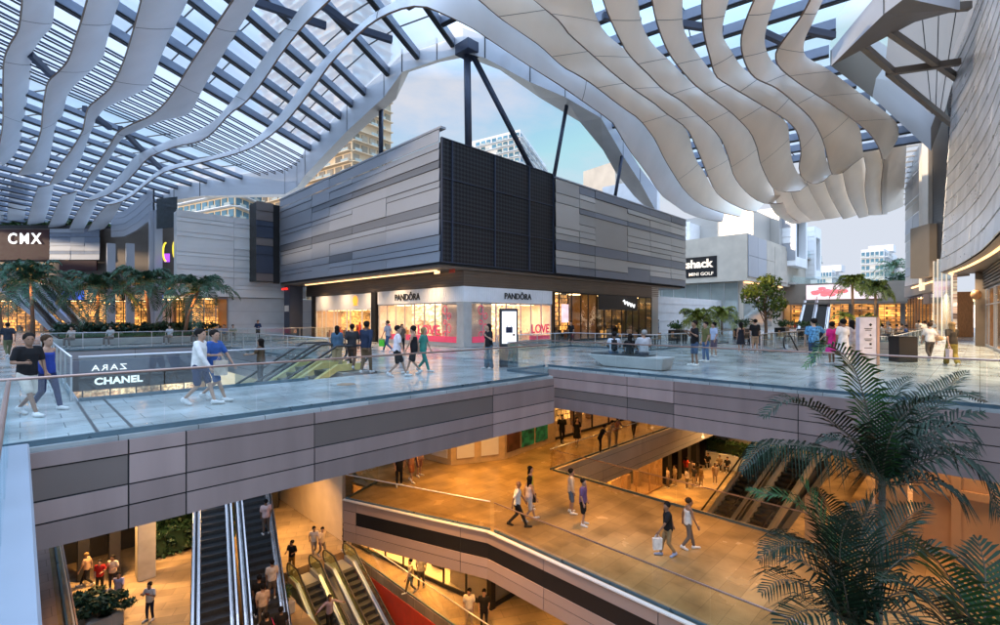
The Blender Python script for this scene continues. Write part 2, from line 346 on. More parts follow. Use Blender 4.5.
def person(loc, hd, label, h=1.72, top=(.6, .6, .6), bot=(.03, .03, .05), kind='trousers', sleeve='short', sex='m', pose='stand', arms='down',
           hair='black', hl='short', skin=0, shoe=(.6, .6, .6), phase=0, near=False, bag=None, group=None, lean=0., seat=.46, turn=0., vox=.03, hat=None):
    """builds one person facing hd (degrees in the picture plan: 0 right, 90 away, 180 left, 270 towards us)"""
    s = h / 1.72; w = .19 if sex == 'm' else .165; hip = .095; rnd = random.Random(label)
    V = Vector; J = {}; st = rnd.uniform(.55, 1.05); aw = rnd.uniform(.5, 1.5); turn = turn or rnd.uniform(-.5, .5)
    hz = seat + .08 if pose == 'sit' else .92
    ln = lean + (.05 if pose == 'walk' else .02)
    up = V((math.sin(ln), 0, math.cos(ln))); fw = V((math.cos(ln), 0, -math.sin(ln))); lf = V((0, 1, 0))
    hc = V((0, 0, hz)); tw = .12 * (1 if phase else -1) if pose == 'walk' else rnd.uniform(-.05, .05)
    sl = V((-math.sin(tw), math.cos(tw), 0))
    ch = hc + up * .50                                    # shoulder line
    for sd, sg in (('L', 1), ('R', -1)):
        f = (1 if (sg > 0) == bool(phase) else -1)
        H = hc + lf * hip * sg + V((0, 0, -.02)); S = ch + sl * w * sg
        if pose == 'walk':
            if f > 0: K = H + V((.20*st, 0, -.40)); A = V((.36*st, hip * sg * .8, .09)); T = A + V((.19, .02 * sg, .0)); T.z = .05
            else: K = H + V((.02, 0, -.44)); A = V((-.32*st, hip * sg * .8, .10 + .07*st)); T = A + V((.15, .02 * sg, -.12))
        elif pose == 'sit':
            K = V((.43, (hip + .05) * sg, seat + .07)); A = V((.40 + .06 * f, (hip + .04) * sg, .08)); T = A + V((.18, .02 * sg, -.04))
        else:
            o = .035 * f; K = H + V((.03 + o * .6, .015 * sg, -.43)); A = V((o, (hip + .025) * sg, .085)); T = A + V((.19, .05 * sg, -.045))
        a = arms if not isinstance(arms, tuple) else arms[0 if sg > 0 else 1]
        out = V((0, .06 * sg, 0))
        if a == 'down':
            sw = -.13 * aw * f if pose == 'walk' else .03
            E_ = S + out*.7 + V((sw - .02, .01 * sg, -.28)); Wr = E_ + V((sw * .6 + .06, -.03 * sg, -.25))
            if pose == 'sit': E_ = S + out + V((.10, .02 * sg, -.25)); Wr = V((.30, .12 * sg, seat + .17))
        elif a == 'phone': E_ = S + out + V((.04, .04 * sg, -.27)); Wr = E_ + V((.19, -.10 * sg, .14))
        elif a == 'carry': E_ = S + out + V((.0, .03 * sg, -.27)); Wr = E_ + V((.22, -.07 * sg, -.0))
        elif a == 'rail': E_ = S + V((.13, .10 * sg, -.22)); Wr = E_ + V((.20, .04 * sg, -.02))
        elif a == 'wide': E_ = S + V((-.02, .24 * sg, -.16)); Wr = E_ + V((.08, .22 * sg, -.1))
        elif a == 'hips': E_ = S + V((-.05, .16 * sg, -.22)); Wr = E_ + V((.10, -.11 * sg, -.19))
        elif a == 'up': E_ = S + V((.08, .06 * sg, -.20)); Wr = E_ + V((.14, -.08 * sg, .22))
        J[sd] = dict(H=H, K=K, A=A, T=T, S=S, E=E_, W=Wr)
    nk = ch + up * .045; hd_c = nk + up * .155 + fw * .02
    Rh = Matrix.Rotation(turn, 3, 'Z'); hf = Rh @ V((math.cos(ln*.4), 0, -math.sin(ln*.4)))
    # body: one continuous surface
    b = MB()
    loft(b, [(hc + V((0,0,-.08)), lf*.15, fw*.11), (hc + up*.05, lf*.155, fw*.115), (hc + up*.22, lf*(w*.74), fw*.1), (hc + up*.40, sl*(w*.9), fw*.115), (ch + up*.02, sl*(w*.8), fw*.08), (nk, sl*.07, fw*.06)])
    b.capsule(nk - up*.03, hd_c, .058, .055)
    hl_ = hf.cross(V((0,0,1)))
    loft(b, [(hd_c - up*.125 + hf*.045, hl_*.03, hf*.03), (hd_c - up*.095 + hf*.03, hl_*.055, hf*.065), (hd_c - up*.03 + hf*.01, hl_*.072, hf*.09), (hd_c + up*.03, hl_*.078, hf*.098), (hd_c + up*.08 - hf*.005, hl_*.07, hf*.085), (hd_c + up*.115 - hf*.01, hl_*.035, hf*.045)])
    b.capsule(hd_c + hf*.085 + up*.01, hd_c + hf*.108 - up*.025, .013, .018)
    for sg in (-1, 1): b.ball(hd_c + hl_*.08*sg - hf*.005, .018, .022, .034)
    for sd in 'LR':
        j = J[sd]
        b.capsule(j['S'] - lf*.0, j['E'], .054 if sex == 'm' else .046, .043); b.capsule(j['E'], j['W'], .042, .028)
        b.capsule(j['H'], j['K'], .085, .057); b.capsule(j['K'], j['A'], .054, .037); b.capsule(j['A'] - V((.02,0,.03)), j['T'], .04, .03)
    items = [('body', b, 'skin%d' % skin)]
    # upper garment
    t = MB(); g = .022
    if kind == 'dress' or sleeve == 'tank': top_z = ch - up*.03; sw_ = .62
    else: top_z = ch + up*.035; sw_ = .84
    hem = hc + up * (-.06 if pose != 'sit' else .0)
    loft(t, [(hem, lf*(.165+g), fw*(.115+g)), (hc + up*.08, lf*(.155+g), fw*(.118+g)), (hc + up*.24, lf*(w*.78+g), fw*(.105+g)), (hc + up*.40, sl*(w*.88+g), fw*(.12+g)), (top_z - up*.03, sl*(w*.9), fw*(.1)), (top_z, sl*(w*sw_*.55), fw*.068)])
    for sd in 'LR':
        j = J[sd]
        if sleeve == 'tank': t.capsule(j['S'] - sl*.03*(1 if sd == 'L' else -1) - up*.08, j['S'] - sl*.05*(1 if sd == 'L' else -1) + up*.02, .045, .03); continue
        t.capsule(ch + (j['S'] - ch) * .5, j['S'], .075, .072)
        if sleeve == 'short': t.capsule(j['S'], j['S'].lerp(j['E'], .72), .071, .066)
        else: t.capsule(j['S'], j['E'], .07, .06); t.capsule(j['E'], j['E'].lerp(j['W'], .92), .06, .045)
    items.append(('shirt' if kind != 'dress' else 'dress', t, cloth(top)))
    q = MB()
    if kind in ('skirt', 'dress', 'longdress'):
        zb = {'skirt': .52, 'dress': .5, 'longdress': .09}[kind]; mid = (J['L']['K'] + J['R']['K']) / 2
        tgt = q if kind == 'skirt' else t
        loft(tgt, [(V((mid.x*.5, 0, zb)), lf*.24, V((.2 if kind != 'longdress' else .28, 0, 0))), (V((mid.x*.3, 0, .7)), lf*.21, V((.18,0,0))), (hc, lf*.185, fw*.14), (hc + up*.12, lf*.16, fw*.12)])
    else:
        loft(q, [(hc - up*.13, lf*.165, fw*.125), (hc - up*.05, lf*.178, fw*.13), (hc + up*.04, lf*.168, fw*.125), (hc + up*.09, lf*.15, fw*.112)])
        for sd in 'LR':
            j = J[sd]; k1 = 1.35 if kind == 'wide' else 1.
            if kind == 'shorts': q.capsule(j['H'], j['H'].lerp(j['K'], .86), .102, .088)
            else:
                q.capsule(j['H'], j['K'], .10, .072*k1); q.capsule(j['K'], j['K'].lerp(j['A'], .93), .07*k1, .055*k1*k1)
    if q.v: items.append(({'shorts': 'shorts', 'skirt': 'skirt'}.get(kind, 'trousers'), q, cloth(bot)))
    hm = MB()
    for k_, (o_, a_, bb, c_) in enumerate([(-.012, .106, .124, .125)]): hm.ball(hd_c + up*.05 - hf*.04, bb, a_, c_*.88, 12, 8, R=Matrix((hf, -hl_, up)).transposed())
    if hl == 'long':
        hm.capsule(hd_c - hf*.06 + up*.02, hd_c - hf*.085 - up*.16, .075, .07); hm.capsule(hd_c - hf*.085 - up*.16, hd_c - hf*.10 - up*.32, .07, .04)
        for sg in (-1, 1): hm.capsule(hd_c + hl_*.07*sg + up*.03, hd_c + hl_*.085*sg - hf*.03 - up*.14, .03, .03)
    elif hl == 'bun': hm.ball(hd_c - hf*.1 + up*.06, .05)
    elif hl == 'tail': hm.capsule(hd_c - hf*.1 + up*.04, hd_c - hf*.13 - up*.2, .035, .02)
    elif hl == 'curly': hm.ball(hd_c + up*.05 - hf*.03, .12, .12, .115)
    if hl != 'bald': items.append(('hair', hm, 'hair_' + hair))
    sh = {}
    for sd in 'LR':
        m_ = MB(); j = J[sd]; d = (j['T'] - j['A']); d.z *= 1
        m_.capsule(j['A'] + V((-.045, 0, -.045)), j['T'] + V((0, 0, -.005)), .05, .042); m_.capsule(j['A'] + V((-.03,0,-.01)), j['A'] + V((.05,0,-.03)), .05, .045)
        items.append(('shoe', m_, cloth(shoe)))
    hands = MB()
    for sd, sg in (('L', 1), ('R', -1)):
        j = J[sd]; d = (j['W'] - j['E']).normalized(); side = d.cross(V((0, 1, 0)));
        side = side.normalized() if side.length > .1 else V((1, 0, 0)); nrm = d.cross(side)
        pc = j['W'] + d * .045; hands.capsule(j['W'], pc + d * .03, .027, .034, 7)
        for i, (o_, L_) in enumerate(((-.027, .062), (-.009, .075), (.009, .072), (.026, .055))):
            r0 = pc + d*.035 + side*o_; r1 = r0 + d*L_*.55 - nrm*sg*.006; r2 = r1 + d*L_*.4 - nrm*sg*.022
            hands.tube([r0, r1, r2], [.0095, .0085, .006], 5)
        t0 = j['W'] + d*.025 + side*.028; hands.tube([t0, t0 + side*.025 + d*.03, t0 + side*.03 + d*.062], [.011, .0095, .007], 5)
    root = empty('person', loc, label, 'person', group, rad(hd - 45)); root.scale = (1, 1, 1)
    for n_, mb_, mt_ in items: PENDING.append((root, n_, rem(mb_, vox, {'body': 3, 'hair': 1, 'shoe': 1}.get(n_, 3)), mt_, s, hands if n_ == 'body' else None))
    if near:
        for sg in (-1, 1):
            e = MB(); e.ball(hd_c + hf*.088 + hl_*.03*sg + up*.012, .010, .013, .009)
            ORGfix = e.mesh('eye', 'black'); o = bpy.data.objects.new('eye', ORGfix); C.objects.link(o); o.parent = root; o.scale = (s,)*3
    J['hd'] = hd_c; J['s'] = s; J['root'] = root
    return root, J
def carried(root, J, name, label, side, shape, m, group=None):
    """a bag in a hand or on the back, a thing of its own, placed beside the person"""
    s = J['s']; Rz = Matrix.Rotation(root.rotation_euler.z, 3, 'Z'); mb = MB()
    if shape == 'tote':
        w = J[side]['W'] + (J[side]['W'] - J[side]['E']).normalized() * .08
        c = w + Vector((0, 0, -.30)); mb.add([c + Vector((sx*.15*k, sy*.055*k, z)) for z, k in ((-.19, .92), (.17, 1)) for sx, sy in ((-1,-1),(1,-1),(1,1),(-1,1))], [(0,3,2,1),(4,5,6,7),(0,1,5,4),(1,2,6,5),(2,3,7,6),(3,0,4,7)])
        for sy in (-.04, .04): mb.tube([c + Vector((-.08, sy, .17)), w + Vector((-.03, sy*.4, -.01)), w + Vector((.03, sy*.4, -.01)), c + Vector((.08, sy, .17))], .007, 5)
    elif shape == 'pack':
        c = (J['L']['S'] + J['R']['S']) / 2 + Vector((-.22, 0, -.2)); mb.capsule(c + Vector((0, 0, -.12)), c + Vector((.01, 0, .12)), .14, .12, 10)
        for sg in (-1, 1): mb.tube([c + Vector((.05, .1*sg, .16)), c + Vector((.22, .1*sg, .24)), c + Vector((.33, .1*sg, .08)), c + Vector((.22, .13*sg, -.16))], .02, 5)
    elif shape == 'hobo':
        S = J[side]['S']; sg = 1 if side == 'L' else -1; c = S + Vector((-.1, .12*sg, -.42)); mb.capsule(c + Vector((-.12, 0, .04)), c + Vector((.12, 0, .02)), .11, .1, 10)
        mb.tube([c + Vector((-.16, 0, .08)), S + Vector((-.02, -.02*sg, .09)), c + Vector((.17, 0, .08))], .014, 5)
    ws = [root.location + Rz @ (Vector(p) * s) for p in mb.v]; mb.v = [tuple(p) for p in ws]
    return solo(name, mb, m, label, 'bag', group, smooth=shape != 'tote')
def flush_people():
    dg = bpy.context.evaluated_depsgraph_get(); dg.update()
    for root, n_, o, mt_, s, hands in PENDING:
        me = bpy.data.meshes.new_from_object(o.evaluated_get(dg)); me.materials.clear(); me.materials.append(M[mt_])
        if hands:
            bm = bmesh.new(); bm.from_mesh(me); off = [bm.verts.new(p) for p in hands.v]
            for f in hands.f:
                fc = bm.faces.new([off[i] for i in f]); fc.smooth = True
            bm.to_mesh(me); bm.free()
        p = bpy.data.objects.new(n_, me); C.objects.link(p); p.parent = root; p.scale = (s, s, s)
    for _, _, o, _, _, _ in PENDING:
        me = o.data; bpy.data.objects.remove(o); bpy.data.meshes.remove(me)
    PENDING.clear()

WH = (.72, .72, .70); BK = (.015, .015, .017); NV = (.02, .035, .09); GY = (.3, .3, .31); DN = (.06, .11, .2); KH = (.33, .25, .15); RD = (.4, .02, .02)
def PP(u, v, z, hd, label, **k): return person(W(u, v, z), hd, label, **k)
def make_people():
    # --- upper deck, near
    n = dict(near=True, vox=.022)
    PP(27, 416, 0, 352, 'man in black t-shirt and pale shorts walking along the near bridge', top=BK, bot=(.6,.55,.48), kind='shorts', pose='walk', skin=1, arms=('down','carry'), h=1.68, **n)
    PP(46, 410, 0, 350, 'woman in blue sleeveless top and navy trousers walking beside the man in black', top=(.03,.06,.3), bot=(.02,.03,.09), sleeve='tank', sex='f', pose='walk', phase=1, hl='tail', hair='brown', h=1.62, **n)
    PP(8, 357, 0, 150, 'man in dark shirt and olive trousers walking on the left side of the void', top=(.03,.035,.05), bot=(.14,.15,.08), pose='walk', skin=1)
    r, J = PP(199, 405, 0, 3, 'man in white shirt and navy shorts striding across the near bridge', top=WH, bot=NV, kind='shorts', sleeve='long', pose='walk', phase=1, skin=0, h=1.74, **n)
    r, J = PP(213, 401, 0, 0, 'man in blue shirt carrying a beige bag behind the man in white shirt', top=(.04,.11,.36), bot=(.05,.12,.3), kind='shorts', pose='walk', h=1.7, arms=('down','carry'), **n)
    carried(r, J, 'paper_bag', 'beige bag held by the man in blue shirt', 'R', 'tote', cloth((.62,.52,.42)))
    PP(397, 377, 0, 8, 'person in white t-shirt and black shorts walking before the jewellery shop', top=(.72,.66,.7), bot=BK, kind='shorts', pose='walk', phase=1, h=1.72, skin=0)
    PP(414, 374, 0, 185, 'woman in black tank top and black shorts walking to the left', top=BK, bot=BK, kind='shorts', sleeve='tank', sex='f', pose='walk', hl='tail', h=1.7)
    PP(423, 372, 0, 350, 'person in teal trousers walking behind the woman in black', top=(.06,.25,.2), bot=(.03,.24,.2), pose='walk', hair='blond', hl='long', sex='f', h=1.62)
    PP(366, 374, 0, 80, 'big man in navy jacket and brown trousers seen from behind', top=(.02,.03,.06), bot=(.14,.09,.05), sleeve='long', pose='walk', skin=3, h=1.86)
    PP(352, 370, 0, 100, 'man in dark t-shirt and brown trousers beside the man in navy jacket', top=(.03,.03,.035), bot=(.11,.06,.04), pose='walk', phase=1, skin=1, h=1.74)
    PP(337, 368, 0, 100, 'woman in denim jacket and beige trousers stepping to the escalator', top=(.07,.13,.2), bot=(.4,.3,.17), sleeve='long', sex='f', kind='wide', hl='long', h=1.66)
    r, J = PP(388, 352, 0, 170, 'man in grey t-shirt and jeans with a green bag', top=(.4,.38,.42), bot=DN, pose='walk', hair='brown', h=1.8)
    carried(r, J, 'shopping_bag', 'bright green shopping bag held by the man in grey', 'L', 'tote', cloth((.12,.6,.05)))
    PP(402, 352, 0, 300, 'person with brown hair standing behind the walkers in front of the shop', top=(.12,.08,.06), bot=BK, hair='brown', sex='f', hl='long', h=1.6)
    PP(489, 369, 0, 215, 'woman in black top and wide blue jeans standing beside the screen kiosk', top=BK, bot=(.07,.12,.16), kind='wide', sex='f', hl='long', arms=('phone','down'), skin=0, h=1.74)
    PP(571, 346, 0, 250, 'woman in black shorts standing outside the dark shopfront', top=BK, bot=(.05,.04,.04), kind='shorts', sex='f', hl='long', pose='walk')
    PP(645, 336, 0, 90, 'person in grey shirt far off by the dark shop entrance', top=(.2,.22,.28), bot=(.05,.05,.08), vox=.035)
    PP(653, 336, 0, 80, 'person in dark clothes far off by the shop entrance corner', top=BK, bot=BK, vox=.035, h=1.85)
    PP(658, 335, 0, 180, 'person in pale blue far off beyond the dark shop', top=(.35,.42,.5), bot=(.15,.2,.3), vox=.035)
    # bench sitters, seen from behind
    r, J = person((17.45, 10.75, 0), 80, 'person in pale t-shirt with a black backpack sitting on the bench', top=(.6,.66,.75), bot=DN, pose='sit', seat=.52, skin=3)
    carried(r, J, 'backpack', 'black backpack on the sitter at the left of the bench', 'L', 'pack', cloth(BK))
    person((17.45, 10.02, 0), 95, 'person in black top sitting in the middle of the bench', top=BK, bot=BK, pose='sit', seat=.52, hl='long', sex='f', h=1.64)
    person((17.45, 9.4, 0), 92, 'man in grey t-shirt with thin hair sitting right on the bench', top=(.45,.46,.5), bot=(.05,.05,.07), pose='sit', seat=.52, hair='grey', hl='short', h=1.84)
    PP(695, 366, 0, 182, 'man in black t-shirt and denim shorts looking at his phone', top=BK, bot=(.06,.1,.18), kind='shorts', arms=('phone','phone'), skin=1, shoe=WH, h=1.86)
    PP(706, 362, 0, 185, 'man in olive t-shirt and blue jeans behind the man in black', top=(.13,.13,.05), bot=(.07,.14,.28), shoe=WH, hl='short', h=1.8)
    PP(714, 357, 0, 190, 'person in pale blue shirt and shorts behind the man in olive', top=(.4,.48,.65), bot=(.12,.1,.14), kind='shorts', h=1.74)
    PP(741, 353, 0, 90, 'woman in short dark dress seen from behind by the void', top=(.02,.022,.03), kind='dress', sleeve='tank', sex='f', hl='long', h=1.7)
    PP(755, 353, 0, 85, 'man in black t-shirt and khaki shorts seen from behind', top=BK, bot=(.36,.25,.16), kind='shorts', h=1.88, skin=0)
    PP(814, 367, 0, 80, 'man in blue patterned shirt and dark jeans seen from behind', top=(.05,.2,.42), bot=(.03,.06,.12), h=1.95, pose='walk', skin=2, arms=('down', 'hips'))
    PP(832, 365, 0, 100, 'woman in bright pink top and short skirt', top=(.7,.03,.22), bot=(.7,.05,.28), kind='skirt', sex='f', hl='bun', h=1.8, skin=1)
    PP(843, 366, 0, 90, 'woman in long white dress seen from behind', top=(.72,.68,.66), kind='longdress', sex='f', hl='curly', h=1.92, skin=1)
    PP(852, 363, 0, 95, 'dark-haired woman standing right of the long white dress', top=(.5,.42,.4), bot=(.5,.46,.42), kind='wide', sex='f', hl='long', skin=3, h=1.86)
    M['cloth_0.050_0.200_0.420'] = mat('patterned_cloth', (.09, .25, .44), .85, 0, .75, 16, .1, spec=.2)
    r, J = PP(930, 361, 0, 75, 'woman in white blouse and dark trousers walking away', top=(.7,.68,.64), bot=(.07,.06,.055), sex='f', pose='walk', hl='bun', hair='brown', h=1.76)
    carried(r, J, 'shoulder_bag', 'tan shoulder bag on the woman in white blouse', 'R', 'hobo', cloth((.5,.32,.17)))
    r, J = PP(952, 366, 0, 70, 'woman in black top and olive wide trousers walking away', top=(.05,.04,.03), bot=(.22,.17,.04), kind='wide', sex='f', pose='walk', phase=1, hl='long', hair='blond', h=1.8)
    carried(r, J, 'shopping_bag', 'pale shopping bag of the woman in olive trousers', 'L', 'tote', cloth((.6,.5,.5)))
    PP(258, 339.6, 0, 270, 'guard in navy uniform standing before the pale wall', top=(.02,.05,.14), bot=BK, sleeve='long', arms='carry', vox=.035)
    for u, v, c, lb in ((72, 340, (.5,.4,.36), 'person in beige sitting on the planter edge at the left'), (111, 340, (.5,.5,.5), 'person in pale grey sitting on the planter edge'), (170, 339, (.6,.62,.66), 'person in white top sitting on the planter edge'), (197, 338, (.1,.16,.4), 'person in blue sitting beside the leaning palm'), (218, 337, (.25,.3,.4), 'person in slate shirt sitting at the planter corner'), (224, 337, (.12,.2,.36), 'person in denim shirt sitting at the planter corner'), (233, 337, (.25,.27,.2), 'person in dark green sitting at the end of the planter')):
        person(PLANTER_SEAT(u), 270 if u < 200 else 300, lb, top=c, bot=(.25,.2,.18), pose='sit', seat=.5, vox=.035, skin=int(u) % 3)
    person((6.4, 19.1, -.52), 180, 'dark-haired woman in brown riding down the upper escalator', top=(.12,.07,.04), bot=BK, sex='f', hl='long', arms=('rail','rail'))
    # far restaurant people on the right
    for i, (u, v, c, hd) in enumerate(((925, 343, (.75,.7,.62), 90), (932, 341, (.7,.62,.52), 250), (919, 340, (.5,.42,.36), 60))):
        PP(u, v, 0, hd, ['person in cream shirt far down the right walk', 'person in pale top beyond the two women walking', 'person in tan far down the right walk left of the others'][i], top=c, bot=(.3,.25,.2), vox=.035)
    # --- middle level
    n = dict(vox=.025)
    PP(517, 527, FL2, 5, 'man in white t-shirt and black trousers crossing the middle bridge', top=(.75,.73,.7), bot=BK, pose='walk', hl='bald', skin=1, shoe=BK, **n)
    PP(529, 521, FL2, 20, 'woman in white shorts and pale top beside the man in white', top=(.6,.5,.5), bot=(.65,.6,.55), kind='shorts', sex='f', sleeve='tank', hl='long', pose='walk', phase=1, **n)
    r, J = PP(530, 508, FL2, 350, 'woman in lime green dress with a black bag', top=(.42,.5,.06), kind='dress', sleeve='tank', sex='f', hl='long', h=1.7, **n)
    carried(r, J, 'handbag', 'black handbag of the woman in lime green', 'R', 'tote', cloth(BK))
    PP(571, 513, FL2, 355, 'man in cream long-sleeved shirt and denim shorts', top=(.62,.52,.4), bot=(.1,.15,.24), kind='shorts', sleeve='long', shoe=WH, h=1.76, **n)
    PP(583, 525, FL2, 330, 'man in purple shirt and black shorts', top=(.16,.1,.24), bot=BK, kind='shorts', h=1.74, skin=0, **n)
    r, J = PP(668, 556, FL2, 185, 'man in black t-shirt and khaki trousers on the middle bridge', top=BK, bot=(.3,.2,.1), pose='walk', skin=1, h=1.76, shoe=(.3,.35,.5), **n)
    carried(r, J, 'shopping_bag', 'white shopping bag held by the man in black on the middle bridge', 'L', 'tote', cloth(WH))
    PP(688, 549, FL2, 350, 'person in white tank top and grey trousers on the middle bridge', top=(.72,.66,.6), bot=(.16,.13,.11), sleeve='tank', pose='walk', phase=1, skin=1, hl='short', hair='brown', h=1.72, shoe=WH, **n)
    PP(562, 444, FL2, 270, 'man in black walking out of the middle-level shops', top=BK, bot=BK, pose='walk', h=1.8)
    PP(577, 446, FL2, 268, 'woman in black dress walking beside the man in black', top=BK, kind='dress', sex='f', pose='walk', hl='long', h=1.75)
    PP(600, 453, FL2, 340, 'man in black leaning on the middle-level railing', top=BK, bot=BK, lean=.35, arms=('rail','rail'))
    PP(609, 448, FL2, 320, 'person in cream leaning on the railing next to the man in black', top=(.55,.42,.28), bot=(.5,.4,.28), lean=.3, arms=('rail','rail'))
    PP(616, 445, FL2, 320, 'person in rose shirt leaning on the railing at the right', top=(.45,.2,.15), bot=(.4,.3,.2), lean=.2, arms=('rail','rail'))
    PP(634, 437, FL2, 90, 'person in dark clothes walking away along the middle walkway', top=(.08,.05,.03), bot=(.06,.05,.04), pose='walk')
    PP(399, 486, FL2, 300, 'person in black trousers half hidden under the near bridge', top=BK, bot=BK)
    PP(411, 482, FL2, 320, 'person in brown shorts half hidden under the near bridge', top=(.4,.2,.12), bot=(.3,.12,.06), kind='shorts', shoe=WH, pose='walk', skin=0)
    PP(419, 476, FL2, 320, 'person in white shoes half hidden under the near bridge', top=(.3,.2,.2), bot=(.2,.1,.1), kind='shorts', shoe=WH, sex='f')
    # --- lower court
    r, J = PP(150, 620, FL1, 265, 'man in white t-shirt with red print reading his phone in the court', top=(.72,.68,.64), bot=(.025,.03,.06), arms='phone', skin=1, **n)
    pr_ = MB(); c = (J['L']['S'] + J['R']['S'])/2 + Vector((.135, 0, -.13)); pr_.box((c.x - .01, -.09, c.z - .035), (c.x + .012, .09, c.z + .03)); o = bpy.data.objects.new('shirt_print', pr_.mesh('shirt_print', 'red')); C.objects.link(o); o.parent = r; o.scale = (J['s'],)*3
    PP(119, 608, FL1, 285, 'man in lavender shirt and white trousers beside the planter', top=(.4,.36,.5), bot=(.7,.62,.5), pose='walk', skin=1, **n)
    PP(87, 586, FL1, 200, 'man in tan cap and tan shirt at the left of the group', top=(.42,.27,.17), bot=BK, pose='walk', hair='blond', shoe=WH)
    PP(100, 592, FL1, 280, 'person in red shirt within the group by the planter', top=RD, bot=BK, skin=0, arms=('carry','down'), h=1.62)
    PP(113, 589, FL1, 270, 'man in cream shirt behind the man in lavender', top=(.68,.56,.44), bot=(.02,.02,.03), skin=1, arms='carry')
    PP(314, 556, FL1, 300, 'person in white shirt and grey trousers by the beige wall', top=(.7,.62,.52), bot=(.3,.25,.2), pose='walk', skin=1)
    PP(322, 557, FL1, 320, 'person in white shirt with a dark bag by the beige wall', top=(.66,.55,.44), bot=(.2,.17,.15), pose='walk', phase=1)
    PP(292, 572, FL1, 260, 'guard in black cap and uniform standing by the escalators', top=BK, bot=(.25,.13,.03), arms='carry', skin=1)
    PP(345, 551, FL1, 200, 'person in black at the corner of the lit shop', top=BK, bot=BK, skin=3)
    PP(411, 593, FL1, 215, 'person in cream top walking behind the glass railing of the court', top=(.7,.56,.32), bot=(.1,.09,.06), sex='f', pose='walk', skin=0)
    PP(421, 588, FL1, 90, 'man in grey shirt before the lit shop windows', top=(.55,.5,.4), bot=(.14,.14,.12), hl='bald', skin=1, h=1.8)
    PP(469, 627, FL1, 270, 'person in white shirt at the lower edge before the lit shop', top=(.74,.68,.58), bot=(.5,.4,.3), skin=0)
    PP(484, 628, FL1, 270, 'person in black shirt at the lower edge before the lit shop', top=BK, bot=BK, skin=0)
    for i, (u, v, c, kd, nm, pz) in enumerate(((252, 588, BK, 'trousers', 'man in black on the right side of the long escalator', 6.5), (257, 608, (.66,.5,.38), 'trousers', 'man in beige t-shirt riding up the long escalator', 3.6), (271, 606, (.74,.66,.6), 'shorts', 'man in white t-shirt and grey shorts riding up the long escalator', 4.2), (274, 560, (.7,.5,.5), 'trousers', 'man in pale shirt highest on the long escalator', 8.2))):
        RIDERS.append((i, c, kd, nm))
    # people sitting and standing in the far lower court
    cc = [(.7,.5,.15), (.5,.05,.03), (.6,.5,.4), (.1,.08,.06), (.4,.3,.2), (.65,.55,.5), (.05,.05,.06), (.45,.35,.3), (.3,.2,.1)]
    nm = ['person in yellow standing at the back of the court crowd', 'person in red standing at the back of the court crowd', 'person in cream right of the person in red', 'person in dark clothes at the right of the crowd', 'person in tan at the front left of the crowd', 'person in white at the front of the crowd', 'person in black in the middle of the crowd', 'person in beige at the left edge of the crowd', 'person in brown at the front right of the crowd']
    for i, (u, v) in enumerate(((679, 478), (686, 477), (692, 480), (698, 483), (675, 486), (687, 489), (694, 487), (668, 488), (701, 487))):
        PP(u, v, FL1, random.uniform(0, 360), nm[i], top=cc[i], bot=(.15,.11,.08) if i % 2 else (.4,.3,.2), sex='mf'[i % 2], hl=['short','long'][i % 2], vox=.035, skin=i % 3)
    PP(715, 484, FL1, 250, 'woman with long black hair standing alone in the far court', top=(.5,.36,.25), bot=(.5,.4,.3), sex='f', hl='long', vox=.035)
    for i, u in enumerate((711, 727, 737)):
        q = W(u, 466, FL1); q.x = 45.35
        person(q, 235, ['person in black sitting at the left of the white planter wall', 'person in grey-brown sitting on the white planter wall', 'person in black sitting at the right of the white planter wall'][i], top=[BK, (.2,.16,.12), BK][i], bot=BK, pose='sit', seat=.45, vox=.035)
RIDERS = []
def PLANTER_SEAT(u):
    k = (u - 500) / F; y = 44.1; Y = y * R2 / (1 - k); q = cam2w(k * Y, Y, .0); return q
